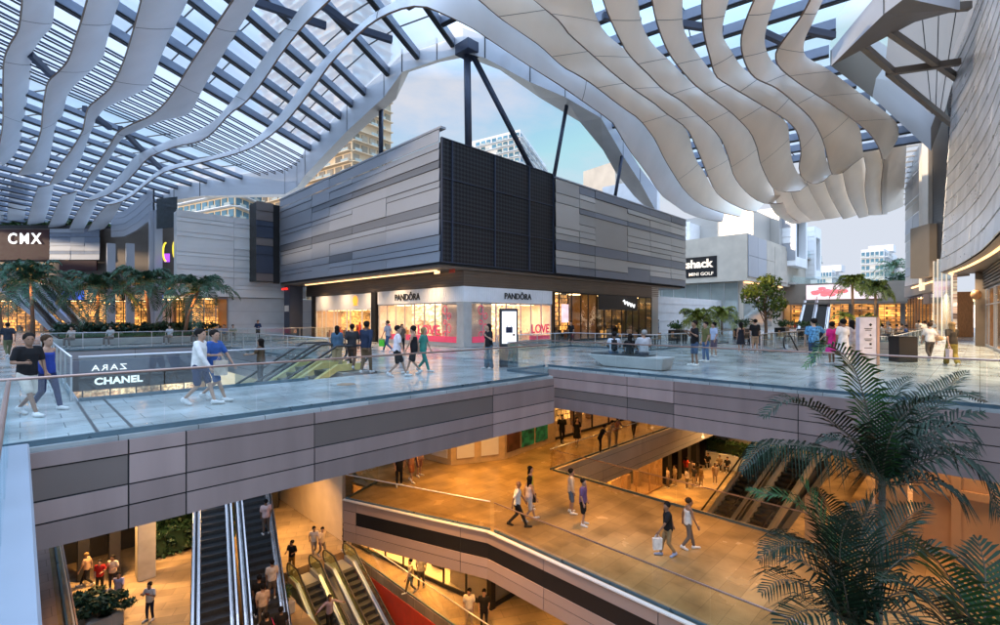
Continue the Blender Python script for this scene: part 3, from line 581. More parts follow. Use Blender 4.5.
# ---------------------------------------------------------------- camera, sky, sun
def make_view():
    cd = bpy.data.cameras.new('camera'); cam = bpy.data.objects.new('camera', cd); C.objects.link(cam); scene.camera = cam
    cam.location = (0, 0, EYE); cam.rotation_euler = (rad(90), 0, rad(-45)); cd.sensor_width = 36; cd.lens = 36 * F / 1000; cd.shift_y = 4.5 / 1000
    cd.clip_start = .05; cd.clip_end = 3000
    scene.view_settings.view_transform = 'Standard'; scene.view_settings.look = 'None'; scene.view_settings.exposure = 0
    w = bpy.data.worlds.new('World'); scene.world = w; w.use_nodes = True; nt = w.node_tree; N = nt.nodes; L = nt.links; bg = N['Background']
    sky = N.new('ShaderNodeTexSky'); sky.sky_type = 'NISHITA'; sky.sun_disc = False; sky.sun_elevation = rad(SUN_EL); sky.sun_rotation = rad(SUN_ROT); sky.ozone_density = 1.6; sky.dust_density = 1.2
    tc = N.new('ShaderNodeTexCoord'); mp = N.new('ShaderNodeMapping'); mp.inputs['Scale'].default_value = (1.3, 1.3, 3.2); L.new(tc.outputs['Generated'], mp.inputs[0])
    nz = N.new('ShaderNodeTexNoise'); nz.inputs['Scale'].default_value = 2.6; nz.inputs['Detail'].default_value = 9; nz.inputs['Roughness'].default_value = .58; L.new(mp.outputs[0], nz.inputs[0])
    cr_ = N.new('ShaderNodeMapRange'); cr_.inputs[1].default_value = .42; cr_.inputs[2].default_value = .72; cr_.inputs[3].default_value = .0; cr_.inputs[4].default_value = .8; L.new(nz.outputs[0], cr_.inputs[0])
    mx = N.new('ShaderNodeMix'); mx.data_type = 'RGBA'; L.new(cr_.outputs[0], mx.inputs[0]); gn = N.new('ShaderNodeMix'); gn.data_type = 'RGBA'; gn.blend_type = 'MULTIPLY'; gn.inputs[0].default_value = 1; gn.inputs[7].default_value = (2.7, 2.85, 3.05, 1); L.new(sky.outputs[0], gn.inputs[6]); L.new(gn.outputs[2], mx.inputs[6]); mx.inputs[7].default_value = CLOUD
    dk = N.new('ShaderNodeMix'); dk.data_type = 'RGBA'; dk.blend_type = 'DARKEN'; dk.inputs[0].default_value = 1; dk.inputs[7].default_value = (4.7, 5.05, 5.75, 1); L.new(mx.outputs[2], dk.inputs[6])
    cp = N.new('ShaderNodeSeparateXYZ'); L.new(tc.outputs['Generated'], cp.inputs[0]); c2 = N.new('ShaderNodeMapRange'); c2.inputs[1].default_value = .44; c2.inputs[2].default_value = .74; c2.inputs[3].default_value = 1; c2.inputs[4].default_value = 6.5; L.new(cp.outputs[2], c2.inputs[0])
    c3 = N.new('ShaderNodeMix'); c3.data_type = 'RGBA'; c3.blend_type = 'MULTIPLY'; c3.inputs[0].default_value = 1; L.new(dk.outputs[2], c3.inputs[6]); L.new(c2.outputs[0], c3.inputs[7]); L.new(c3.outputs[2], bg.inputs[0]); bg.inputs[1].default_value = SKY_S
    sd = bpy.data.lights.new('sun', 'SUN'); so = bpy.data.objects.new('sun', sd); C.objects.link(so); sd.energy = SUN_E; sd.angle = rad(2); sd.color = (1, .78, .54)
    # sun_rotation: clockwise from +Y seen from above
    a = rad(SUN_ROT); e = rad(SUN_EL); d = Vector((math.sin(a) * math.cos(e), math.cos(a) * math.cos(e), math.sin(e)))
    so.rotation_euler = d.to_track_quat('Z', 'Y').to_euler(); so.location = d * 200
    scene.cycles.max_bounces = 9; scene.cycles.diffuse_bounces = 5; scene.cycles.glossy_bounces = 3; scene.cycles.transmission_bounces = 4; scene.cycles.transparent_max_bounces = 24
    scene.cycles.sample_clamp_indirect = 4; scene.cycles.use_denoising = True; scene.cycles.caustics_reflective = False; scene.cycles.caustics_refractive = False
SUN_EL, SUN_ROT, SUN_E, SKY_S, CLOUD = 7, -76, 2.5, .15, (5.3, 5.15, 5.4, 1)

# ---------------------------------------------------------------- the canopy over the streets
def zB(v): return interp(v, [-60, 60, 130, 200, 235], [17.5, 17.2, 16.3, 14.3, 13.5])
FINS = [
 # left arm: bottom edge, top edge (survey points)
 ([(22,-12),(22,0),(21,12),(18,30),(9,46),(4,60),(3,80),(3,100),(3,118),(1,136),(-5,160)], [(55,-12),(54,0),(51,25),(42,36),(33,50),(31,62),(28,90),(24,115),(22,124),(18,148),(3,166)], 1.7),
 ([(90,-12),(87,0),(82,18),(75,40),(68,60),(58,72),(48,82),(44,100),(42,118),(41,130),(36,146),(28,160),(18,175)], [(122,-12),(119,0),(112,20),(105,45),(102,57),(86,74),(72,87),(66,97),(62,115),(56,122),(51,148),(48,162),(44,171)], 1.7),
 ([(143,-12),(141,0),(136,20),(128,48),(120,70),(110,88),(98,99),(88,108),(84,124),(82,132),(70,152),(58,168),(50,184)], [(192,-12),(187,0),(175,25),(163,50),(152,78),(147,87),(128,97),(105,108),(97,117),(93,125),(85,146),(77,166),(64,180)], 1.7),
 ([(242,-12),(233,0),(215,27),(200,50),(188,68),(178,85),(165,103),(150,116),(130,125),(118,132),(110,145),(100,160),(90,175),(81,191)], [(265,-12),(257,0),(240,25),(225,50),(210,75),(200,93),(190,112),(178,117),(160,121),(142,128),(122,138),(114,150),(103,168),(84,192)], 1.7),
 ([(340,-12),(330,0),(314,15),(300,30),(280,56),(264,80),(246,102),(230,114),(205,139),(175,147),(150,157),(142,165),(132,176),(122,186),(108,195),(90,201)], [(326,-12),(318,-5),(303,6),(290,24),(274,44),(256,70),(238,94),(218,118),(200,130),(172,140),(148,150),(136,156),(128,166),(118,178),(106,189),(89,198)], 1.2),
 # the one that swings round the corner
 ([(110,205),(128,199),(148,183),(160,175),(170,170),(200,163),(232,155),(255,146),(284,124),(316,84),(332,62),(360,33),(380,18),(405,8),(425,7),(445,15),(470,27),(490,40),(520,60),(545,76),(564,88),(598,112),(612,122),(623,140),(632,154),(646,172),(660,194),(668,200),(684,212),(700,218),(722,222)],
  [(110,203),(127,196),(146,181),(156,173),(166,167),(198,160),(228,152),(250,143),(276,120),(304,84),(324,60),(345,40),(370,17),(390,5),(415,-8),(450,-12),(484,0),(506,18),(526,32),(545,45),(565,64),(595,82),(620,102),(634,113),(642,119),(658,137),(668,157),(680,178),(692,192),(706,204),(724,212)], 1.5),
 # right arm
 ([(462,-14),(479,0),(500,18),(520,32),(540,46),(562,66),(576,74),(592,84),(618,104),(632,114),(640,120),(654,138),(664,158),(676,178),(686,192),(700,204),(720,212),(740,217)], [(515,-14),(536,0),(548,8),(562,20),(580,40),(598,56),(616,72),(634,86),(660,106),(672,115),(684,127),(690,140),(692,150),(698,164),(704,172),(711,186),(726,202),(744,209)], 1.8),
 ([(518,-14),(534,0),(546,10),(560,22),(568,33),(580,44),(598,60),(614,74),(632,88),(658,106),(664,112),(684,126),(692,138),(700,156),(708,176),(716,192),(728,202),(746,210),(756,212)], [(590,-14),(591,0),(596,18),(606,34),(626,51),(648,70),(664,86),(682,98),(694,108),(708,122),(716,132),(724,150),(729,162),(735,178),(745,190),(758,201),(764,204)], 1.8),
 ([(598,-14),(603,0),(608,14),(620,40),(630,56),(648,74),(664,90),(680,100),(692,110),(708,124),(720,138),(728,156),(734,176),(746,192),(760,202),(772,204)], [(636,-14),(637,0),(642,26),(652,44),(670,62),(690,82),(706,92),(730,108),(740,117),(752,130),(758,146),(761,160),(766,174),(773,186),(785,191)], 1.8),
 ([(650,-14),(652,0),(655,16),(662,38),(672,58),(690,80),(704,92),(728,110),(738,119),(750,132),(757,148),(760,162),(766,176),(773,188),(785,192),(800,191)], [(682,-14),(682,0),(682,24),(688,40),(700,58),(714,75),(730,85),(752,98),(770,108),(780,118),(787,124),(790,150),(793,164),(799,176),(808,185)], 1.8),
 ([(703,-14),(702,0),(702,12),(704,34),(710,58),(716,76),(730,86),(750,98),(770,110),(786,120),(797,132),(801,152),(799,168),(803,179),(814,184),(824,181)], [(731,-14),(728,0),(723,20),(722,36),(730,50),(742,68),(758,78),(778,88),(798,104),(812,120),(822,138),(825,156),(828,166),(832,174)], 1.8),
 ([(760,-14),(754,0),(746,20),(741,40),(744,60),(754,77),(776,88),(796,104),(812,120),(822,138),(827,156),(829,166),(833,175),(844,172)], [(780,-14),(775,0),(768,20),(764,42),(771,61),(786,72),(802,84),(828,102),(848,116),(859,128),(862,148),(863,157)], 1.8),
 ([(815,-14),(810,0),(800,18),(788,34),(777,50),(776,60),(781,69),(800,84),(828,102),(856,122),(870,134),(879,148),(882,159)], [(828,-14),(822,0),(812,22),(804,40),(804,54),(814,62),(828,70),(860,94),(882,110),(896,123),(898,136),(892,148),(884,160)], 1.8)]
FAR_FINS = [  # lower bank beyond the first: (top-left .. ) left edge, right edge
 ([(3,165),(1,190),(-4,220)], [(12,166),(8,190),(3,220)]),
 ([(12,177),(9,198),(7,220)], [(30,175),(28,196),(24,219)]), ([(38,187),(32,205),(27,224)], [(54,183),(50,203),(44,222)]), ([(62,195),(55,211),(48,227)], [(77,191),(72,208),(65,225)]),
 ([(85,200),(76,215),(68,231)], [(99,198),(92,213),(84,229)]), ([(107,205),(95,219),(86,233)], [(122,200),(115,215),(104,229)]),
 ([(769,203),(776,214),(790,223)], [(783,203),(790,216),(801,223)]), ([(782,203),(790,215),(802,223)], [(797,194),(804,209),(815,220)]), ([(796,193),(803,208),(817,221)], [(814,186),(820,200),(830,218)]),
 ([(813,185),(819,198),(831,219)], [(830,180),(837,198),(843,216)]), ([(829,179),(836,198),(848,219)], [(848,174),(853,196),(859,214)]), ([(848,174),(853,196),(864,218)], [(868,168),(870,190),(873,214)]),
 ([(871,168),(870,190),(874,215)], [(886,164),(885,188),(887,214)]), ([(888,164),(886,188),(887,214)], [(906,136),(905,170),(903,206)])]
def ribbon(mb, B, T, th=.09, seams=(), cup=.05):
    n = len(B); vs = []; fs = []; mi = []
    rows = 6; grid = []
    for i in range(n):
        row = []
        for k in range(rows + 1):
            t = k / rows; row.append(B[i].lerp(T[i], t))
        grid.append(row)
    nrm = []
    for i in range(n):
        a = grid[min(i+1, n-1)][2] - grid[max(i-1, 0)][2]; b = T[i] - B[i]; m_ = a.cross(b)
        nrm.append(m_.normalized() if m_.length > 1e-6 else Vector((0, 0, 1)))
    for i in range(n):                                    # slightly cupped section
        w_ = (T[i] - B[i]).length
        for k in range(rows + 1): grid[i][k] = grid[i][k] + nrm[i] * (cup * min(1.6, w_) * math.sin(math.pi * k / rows))
    for s_ in (1, -1):
        for i in range(n):
            for k in range(rows + 1): vs.append(grid[i][k] + nrm[i] * th / 2 * s_)
    q = rows + 1; o = n * q
    for i in range(n - 1):
        for k in range(rows):
            a, b, c, d = i*q + k, (i+1)*q + k, (i+1)*q + k + 1, i*q + k + 1
            fs.append((a, b, c, d)); mi.append(0); fs.append((o+d, o+c, o+b, o+a)); mi.append(0)
        for k in (0, rows):
            a, b = i*q + k, (i+1)*q + k; fs.append((a, o+a, o+b, b) if k == 0 else (b, o+b, o+a, a)); mi.append(1)
    for i in (0, n - 1):
        for k in range(rows): a, b = i*q + k, i*q + k + 1; fs.append((a, b, o+b, o+a)); mi.append(1)
    b0 = len(mb.v); mb.v += [tuple(p) for p in vs]; mb.f += [tuple(i + b0 for i in f) for f in fs]; mb.mi += mi
    for s in seams:                                      # panel joints
        i = int(s * (n - 1)); d = (grid[min(i+1, n-1)][2] - grid[i][2]).normalized() * .022
        for sg in (1, -1):
            o_ = nrm[i] * (th / 2 + .012) * sg
            for k in range(rows): mb.poly([grid[i][k] - d + o_, grid[i][k] + d + o_, grid[i][k+1] + d + o_, grid[i][k+1] - d + o_], 2)
GIRD_L = []
def gz(s): return s
def canopy():
    root = empty('street_canopy', PZ(470, 30, 20.5), 'wavy glass canopy with silver blades spanning above the shopping streets', 'canopy')
    for i, (b, t, dz) in enumerate(FINS):
        nn = 60 if i == 5 else 40
        B = [PZ(p[0], p[1], zB(p[1])) for p in cr([Vector((u, v, 0)) for u, v in b], nn)]
        T = [PZ(p[0], p[1], zB(p[1]) + dz) for p in cr([Vector((u, v, 0)) for u, v in t], nn)]
        mb = MB(); ribbon(mb, B, T, seams=[.14, .31, .47, .63, .8] if i > 5 else [.2, .45, .75])
        o = mb.build('canopy_blade', ['fin_r' if i > 5 else 'fin', 'finedge', 'joint'], root, smooth=True)
        o.modifiers.new('es', 'EDGE_SPLIT').split_angle = rad(40)
    for i, (l, r) in enumerate(FAR_FINS):
        left = i < 6; Y0, Y1 = (52, 64) if left else (50, 64)
        g = lambda pts, dy: [P(p[0], p[1], Y0 + (Y1 - Y0) * k / 11 + dy) for k, p in enumerate(cr([Vector((u, v, 0)) for u, v in pts], 12))]
        l = l if left or i == 6 else [(l[0][0] - 9, l[0][1] - 16)] + [(u - 5, v) for u, v in l]; r = r if left or i == 6 else [(r[0][0] - 4, r[0][1] - 16)] + r; mb = MB(); ribbon(mb, g(l, 0), g(r, .6 if left else 1.2)); o = mb.build('canopy_blade', ['fin' if left else 'fin_r', 'finedge', 'joint'], root, smooth=True)
        o.modifiers.new('es', 'EDGE_SPLIT').split_angle = rad(40)
    # edge girder of the left arm: stations (u, v top, v bottom, depth, depth of the outer bottom edge)
    def box_girder(name, st, m=('girder', 'soffit', 'dark'), drop=0):
        mb = MB(); S = []
        for (u, vt, vb, Y, uo, vo, Yo) in st:
            a = P(u, vt, Y); b = P(u, vb, Y); c = P(uo, vo, Yo); d = c + (a - b); S.append((a, b, c, d))
        for i in range(len(S) - 1):
            p, q = S[i], S[i+1]
            for k in range(4): mb.poly([p[k], q[k], q[(k+1) % 4], p[(k+1) % 4]][::-1], 1 if k == 1 else 0)
        for i in range(1, len(S) - 1):                   # joints
            p = S[i]; d = (S[i+1][0] - S[i][0]).normalized() * .05; n = ((S[i][1] - S[i][0]).cross(d)).normalized() * .02
            for s_ in (1, -1): mb.poly([p[0] - d + n*s_, p[0] + d + n*s_, p[1] + d + n*s_, p[1] - d + n*s_], 2)
        mb.poly(S[0], 0); mb.poly(S[-1], 0)
        mb.build(name, list(m), root); return S
    def h_of(x0): return interp(-x0, [12, 16, 23, 32, 40, 55, 80, 110], [22.8, 22.2, 21.1, 19.2, 18.6, 17.5, 15.6, 15])
    def gd(v, u, left=True):
        Y = 45.
        for _ in range(30): Y = .5 * Y + .5 * (h_of((u - 500) / F * Y - .2 * Y) + .45 - EYE) * F / (HZ - v)
        return Y
    gl = [(114,238,248,77,116,250,79), (130,220,234,72,132,237,74.5), (148,205,219,67,150,222,70), (174,184,200,61,176,203,64.5), (200,178,196,58.5,203,198,63), (285,168,194,56,289,197,60),
          (297,160,187,53,302,190,56.5), (305,149,175,51,313,178,54), (347,103,131,45.5,357,134,48), (384,68,97,41,396,99,43), (402,49,72,38.5,409,72,41), (437,38,60,36,440,62,39), (463,28,52,34.2,466,57,37.5)]
    gl = [(u, vt, vb, gd(vt, u), uo, vo, gd(vt, u) + (Yo - Y)) for (u, vt, vb, Y, uo, vo, Yo) in gl]
    box_girder('edge_girder', gl)
    gr = [gl[-1], (485,36,58,35.0,500,70,39.5), (530,62,82,37.6,540,98,43), (565,84,97,40,580,122,45), (601,106,118,42.8,603,150,48), (623,140,156,48.5,616,173,53), (640,168,182,51,634,196,55.5), (657,190,213,53.6,654,215,57)]
    box_girder('edge_girder', gr)
    g2 = [(905,-22,-2,24,960,10,27.5), (884,-14,14,25.7,915,22,29), (831,50,66,32,856,40,34.5), (872,78,97,37,892,68,39.5), (931,128,151,43,946,110,44.5)]
    box_girder('edge_girder', g2, ('girder', 'brown', 'dark'))
    # roof glass and beams. Beams of the left arm all run the same level direction; heights step down outward
    plan = [((u - 500) / F * Y, Y) for (u, vt, vb, Y, *_ ) in gl]
    def to_girder(x0, kx):
        best = None
        for (xa, ya), (xb, yb) in zip(plan, plan[1:]):
            fa = xa - kx*ya - x0; fb = xb - kx*yb - x0
            if fa * fb <= 0 and abs(fa - fb) > 1e-9:
                t = fa / (fa - fb); y = ya + t * (yb - ya); best = y if best is None else min(best, y)
        return best
    xs = [-14.2 - 1.95 * i for i in range(9)] + [-31.6 - .95 * i for i in range(9)] + [-41.6 - 2.3 * i for i in range(22)]
    prev = None; gm = MB(); lm = MB()
    for i, x0 in enumerate(xs):
        kx = interp(-x0, [13, 20], [.32, .2]); y1 = to_girder(x0, kx)
        if y1 is None and x0 > -25: continue
        if y1 is None: y1 = 62 if x0 > -70 else 84
        y0 = max(7., 9 + (-x0 - 13) * .1); h = h_of(x0)
        a = cam2w(x0 + kx*y0, y0, h); b = cam2w(x0 + kx*y1, y1, h); slim = -40.5 < x0 < -31
        mb = MB()
        if slim: mb.bar(a + Vector((0,0,.1)), b + Vector((0,0,.1)), .07, .12)
        else: mb.bar(a, b, .42 if x0 > -41 else .34, .55 if x0 > -41 else .38)
        d0 = Vector((0, 0, .33 if x0 > -41 else .24)) if not slim else Vector((0, 0, .1)); mb.bar(a - d0, b - d0, .30 if not slim else .08, .09, 1); mb.build('roof_beam', ['bluesteel_d' if slim else 'bluesteel', 'black'], root)  # black bar underneath paints the shadow line of the beam
        if prev:
            z = Vector((0, 0, .34)); pa, pb = prev
            q = [pa + z, pb + z, b + z, a + z]
            (lm if slim else gm).poly(q, 0)
            if not slim:                                  # slim glazing bars crossing between two beams
                n_ = max(2, int((pb - pa).length / 3.))
                for k in range(1, n_):
                    t = k / n_; gm.bar(pa.lerp(pb, t) + z*.8, a.lerp(b, t) + z*.8, .06, .08, 1)
        prev = (a, b)
    gm.build('roof_glass', ['roofglass', 'dark'], root); lm.build('louvre_panel', 'louvre', root)
    # diagonal bracing under the left glass
    for (u1, v1, z1), (u2, v2, z2) in (((318,2,20.),(352,27,19.9)), ((352,27,19.9),(392,40,19.8)), ((255,2,20),(326,26,19.9)), ((30,54,18.6),(52,76,18.3)), ((84,108,18),(110,128,17.6)), ((120,128,17.6),(160,168,16.6))):
        mb = MB(); mb.bar(PZ(u1, v1, z1), PZ(u2, v2, z2), .3, .4); mb.build('roof_brace', 'bluesteel_d', root)
    # right arm: beams run across, every 2.6 m along the street
    gpl = [(p[0], p[1]) for p in [(P(u, vb, Y).x, P(u, vb, Y).y) for (u, vt, vb, Y, *_ ) in gr]]
    g2pl = [(P(u, vb, Y).x, P(u, vb, Y).y) for (u, vt, vb, Y, *_ ) in g2]
    prev = None; gm = MB()
    for i in range(17):
        x = 15 + 2.7 * i; h = interp(x, [15, 24, 32, 40, 60], [22.6, 22.6, 21.7, 20.6, 18.6])
        y1 = interp(x, [p[0] for p in gpl], [p[1] for p in gpl]) - .3 if x < gpl[-1][0] else 24
        y0 = interp(x, [p[0] for p in g2pl], [p[1] for p in g2pl]) + .6
        if x < 33: y0 = 3.4 - (33 - x) * .15
        a = Vector((x + (y0 - 12) * -.17, y0, h)); b = Vector((x + (y1 - 12) * -.17, y1, h))
        mb = MB(); mb.bar(a, b, .42, .65); d0 = Vector((0, 0, .38)); mb.bar(a - d0, b - d0, .3, .09, 1); mb.build('roof_beam', ['bluesteel', 'black'], root)  # lower black bar stands in for shade along the beam
        if prev:
            z = Vector((0, 0, .40)); pa, pb = prev; gm.poly([pa + z, pb + z, b + z, a + z], 0)
            for k in range(1, 4): gm.bar(pa.lerp(pb, k/4) + z*.8, a.lerp(b, k/4) + z*.8, .06, .08, 1)
        prev = (a, b)
    gm.build('roof_glass', ['roofglass', 'dark'], root)
    for (u1, v1, z1), (u2, v2, z2) in (((603,16,19.9),(640,22,19.9)), ((682,24,19.9),(722,30,19.8)), ((804,30,19.7),(834,36,19.6)), ((764,33,19.8),(800,50,19.5))):
        mb = MB(); mb.bar(PZ(u1, v1, z1), PZ(u2, v2, z2), .3, .4); mb.build('roof_brace', 'bluesteel_d', root)
    # columns standing on the corner building
    for (u1, v1, Y1), (u2, v2, Y2), r in (((467,48,35.5),(468.5,150,34.6),.26), ((472,54,35.5),(533,172,39.5),.22), ((568,98,42),(553,182,41.5),.17), ((622,156,48.6),(614,203,49),.17), ((381,100,42.5),(381,158,42.5),.2)):
        mb = MB(); mb.tube([P(u1, v1, Y1), P(u2, v2, Y2)], r, 12); mb.build('column', 'bluesteel_d', root, smooth=True)
    mb = MB(); mb.obox(P(469, 50, 35.4), D_X, D_Y, (0, 0, 1), .75, .75, .4); mb.build('column_head', 'bluesteel_d', root, bevel=.05)
    # soffit between the right edge girder and the right-hand building, with its struts
    mb = MB(); sp = [PZ(895,-30,21.5), PZ(985,-30,21.5), PZ(972,30,21), PZ(956,70,20.6), PZ(943,118,19.5), PZ(928,112,19.6), PZ(886,58,20.8)]
    up = Vector((0, 0, .4)); mb.poly(sp, 0)
    for t in (.25, .5, .75):
        a = sp[0].lerp(sp[1], t); b = sp[5].lerp(sp[4], t); mb.bar(a - up*.06, b - up*.06, .05, .03, 1)
    mb.build('soffit', ['soffit_t', 'joint'], root)
    for a, b in (((874,14),(970,6)), ((870,18),(960,80)), ((856,40),(893,72)), ((890,72),(960,62)), ((888,72),(952,124))):
        mb = MB(); mb.bar(PZ(a[0], a[1], 20.0 - a[1] * .012), PZ(b[0], b[1], 20.0 - b[1] * .012), .32, .42); mb.build('strut', 'brown', root)
    # far louvres at the right end
    lv = MB()
    for k in range(13):
        t = k / 12; a = P(905, 142 + 62*t, 56 + 8*t); b = P(925 - 6*t, 139 + 62*t, 56 + 8*t); lv.bar(a, b, .5, .12)
    lv.build('louvre_panel', 'soffit', root)
# ---------------------------------------------------------------- floors
def floors():
    def slab(name, rects, top, th, m):
        mb = MB()
        for x0, x1, y0, y1 in rects: mb.box((x0, y0, top - th), (x1, y1, top))
        return structure(name, mb, m)
    slab('upper_floor', [(-14, 13.1, 10.5, 15.5), (-40, 0, -12, 10.5), (9.6, 13.1, 15.5, 39), (13.1, 15.3, 12.5, 39), (15.3, 30.5, -35, 62), (30.5, 120, 8.8, 62), (30.5, 120, -35, 3.2), (50, 120, 3.2, 8.8), (-60, 1, 15.5, 110), (1, 15.3, 39, 110)], FL3, .45, 'deck')
    slab('middle_floor', [(-30, 1, -12, 62), (1, 30, 38.6, 62), (19.6, 60, 15.7, 38.6), (50, 60, -30, 15.7), (19.6, 50, -30, 4.0)], FL2, .5, 'tan')
    mb = MB(); mb.prism([(12.3,-30), (19.6,-30), (19.6,38.6), (13.6,38.6), (13.5,28), (12.3,20.6), (10,19.6), (12.3,12.9)], FL2 - .5, FL2); structure('middle_bridge_floor', mb, 'tan')
    slab('lower_floor', [(-40, 9.6, -40, 90), (9.6, 13.9, 27.0, 90), (13.9, 100, -40, 90), (9.6, 13.9, -40, 13)], FL1, .5, 'tan1')
    slab('basement_floor', [(0, 25, 0, 35)], FL0, .3, 'tan1')
    mb = MB(); mb.box((-2500, -2500, FL0 - 1), (2500, 2500, FL0 - .4)); structure('ground', mb, 'conc')
def fascia(name, a, b, zt, rows, cols, label, group=None, mats=('fascia', 'fascia_d', 'joint'), dark=(), proud=.05):
    """clad edge of a floor: a -> b with the outside on the right; rows are heights, cols fractions"""
    a = Vector((a[0], a[1], 0)); b = Vector((b[0], b[1], 0)); d = b - a; n = Vector((d.y, -d.x, 0)).normalized()
    mb = MB(); mb.wallbox(a + n*.022, b + n*.022, zt - sum(rows) + .01, zt - .02, .04, 2)
    cols = [0] + list(cols) + [1]
    for i in range(len(cols) - 1):
        p = a + d * cols[i]; q = a + d * cols[i+1]; g = (q - p).normalized() * .012; z = zt
        for j, h in enumerate(rows):
            isd = (j, i) in dark or (j, None) in dark
            mb.wallbox(p + g + n * (proud - (.02 if isd else 0)), q - g + n * (proud - (.02 if isd else 0)), z - h + .014, z - .014, .03, 1 if isd else 0); z -= h
    return solo(name, mb, list(mats), label, 'balcony edge', group)
def railing(pts, z, label, group=None, h=1.08, rail='steel', shoe=True, posts=False, glass='glass', step=1.55, low=False):
    pts = [Vector((p[0], p[1], z)) for p in pts]
    root = empty('glass_railing', pts[0].lerp(pts[-1], .5), label, 'railing', group)
    for a, b in zip(pts, pts[1:]):
        n = max(1, round((b - a).length / step)); d = (b - a) / n; g = d.normalized() * .012
        for i in range(n):
            p = a + d * i + g; q = a + d * (i + 1) - g; mb = MB(); mb.wallbox(p, q, z + .02, z + h - .03, .016); mb.build('glass_panel', glass, root)
    hb = MB(); hb.tube([p + Vector((0, 0, h)) for p in pts], .026, 6); hb.build('handrail', rail, root, smooth=True)
    if shoe:
        sb = MB()
        for a, b in zip(pts, pts[1:]): sb.wallbox(a, b, z + .004, z + .09, .05)
        sb.build('base_shoe', 'glass_edge', root)
    if posts:
        for a, b in zip(pts, pts[1:]):
            n = max(1, round((b - a).length / step))
            for i in range(n + 1):
                mb = MB(); mb.bar(a.lerp(b, i/n) + Vector((0,0,.01)), a.lerp(b, i/n) + Vector((0, 0, h - .02)), .04); mb.build('post', 'steel', root)
    return root
def edges():
    R4 = [.27, .52, .36, .42]
    fascia('bridge_fascia', (-.05, 10.5), (13.1, 10.5), -.06, R4, [.105, .17, .355, .775], 'mauve panelled edge of the near upper bridge facing us', dark=((1, 0), (1, 3)))
    fascia('deck_fascia', (15.3, 12.5), (15.3, -20), -.06, [.33, .42, .36, .46], [.112, .165, .275, .42, .6, .8], 'mauve panelled edge of the right-hand upper deck', dark=((2, 0), (2, 1), (2, 4)))
    fascia('bridge_fascia', (13.1, 10.5), (13.1, 12.5), -.06, R4, [], 'short return of the near upper bridge edge')
    fascia('void_fascia', (1, 39), (9.6, 39), -.06, [.5, .5, .45], [.5], 'grey edge of the upper floor at the far side of the left void', mats=('clad', 'clad', 'joint'))
    fascia('void_fascia', (1, 15.5), (1, 39), -.06, [.5, .5, .45], [.3, .6], 'grey edge of the upper floor along the left side of the void', mats=('clad', 'clad', 'joint'))
    fascia('void_fascia', (9.6, 39), (9.6, 20.3), -.06, [.5, .5, .45], [.3, .6], 'grey edge of the upper floor along the right side of the left void', mats=('clad', 'clad', 'joint'))
    fascia('court_fascia', (30.5, 8.8), (50, 8.8), -.06, [.5, .5, .45], [.25, .5, .75], 'grey edge of the upper floor behind the right-hand void', mats=('clad', 'clad', 'joint'))
    fascia('court_fascia', (50, 8.8), (50, 3.2), -.06, [.5, .5, .45], [.5], 'grey edge of the upper floor at the far end of the right-hand void', mats=('clad', 'clad', 'joint'))
    fb = ('fascia_b', 'black', 'joint'); r2 = [.42, .55, .36, .42]
    e = [(10, 19.6), (11.9, 14.0), (12.3, 12.9), (12.3, -14)]
    fascia('middle_fascia', e[0], e[1], FL2 - .02, r2, [.12], 'bronze panelled edge with a black band on the slanting part of the middle bridge', 'edges of the middle bridge', fb, dark=((1, 1),))
    fascia('middle_fascia', e[1], e[2], FL2 - .02, r2, [], 'short bronze edge panel at the bend of the middle bridge', 'edges of the middle bridge', fb, dark=((1, None),))
    fascia('middle_fascia', e[2], e[3], FL2 - .02, r2, [.1, .25, .5], 'bronze panelled edge with a black band on the straight part of the middle bridge', 'edges of the middle bridge', fb, dark=((1, None),))
    fascia('middle_fascia', (12.3, 20.6), (10, 19.6), FL2 - .02, r2, [], 'bronze edge panel at the far corner of the middle bridge', 'edges of the middle bridge', fb)
    fascia('middle_fascia', (19.6, 15.7), (50, 15.7), FL2 - .02, [.3, .75, .5, .3], [.15, .3, .5, .7], 'grey brown edge of the middle walkway above the lit lower shops', 'edges of the middle bridge', ('soffit', 'clad_t', 'joint'))
    fascia('middle_fascia', (19.6, 4.0), (19.6, 15.7), FL2 - .02, [.5, .5], [.5], 'far edge of the middle bridge above the lower court', 'edges of the middle bridge', fb)
    fascia('middle_fascia', (1, -8), (1, 38), FL2 - .02, [.5, .5], [.3, .6], 'edge of the pink tiled walkway at the lower left', None, fb)
    # slim capping strips along floor edges
    for i, (a, b, z, lb) in enumerate((((10, 19.6), (11.9, 14.0), FL2, 'pale capping on the slanting edge of the middle bridge'), ((11.9, 14.0), (12.3, 12.9), FL2, 'pale capping at the bend of the middle bridge'), ((12.3, 12.9), (12.3, -14), FL2, 'pale capping on the straight edge of the middle bridge'), ((19.6, 4), (19.6, 15.7), FL2, 'pale capping on the far edge of the middle bridge'), ((19.6, 15.7), (50, 15.7), FL2, 'pale capping on the middle walkway edge'))):
        mb = MB(); d = Vector((b[0]-a[0], b[1]-a[1], 0)).normalized(); n = Vector((d.y, -d.x, 0)) * (.06 if i != 3 else .06)
        mb.wallbox(Vector((*a, 0)) + n, Vector((*b, 0)) + n, z - .014, z + .03, .14); solo('edge_capping', mb, 'soffit', lb, 'capping')
    mb = MB(); mb.box((-.22, -8, .005), (.10, 10.35, .11)); solo('steel_kerb', mb, 'kerb', 'blue-white steel kerb along the edge of the left-hand walkway close to us', 'kerb', bevel=.02)
    # railings of the upper floor
    railing([(-14, 10.62), (13.0, 10.62), (13.0, 12.6), (15.2, 12.6)], 0, 'clear glass railing with copper handrail along the front of the near bridge', rail='copper')
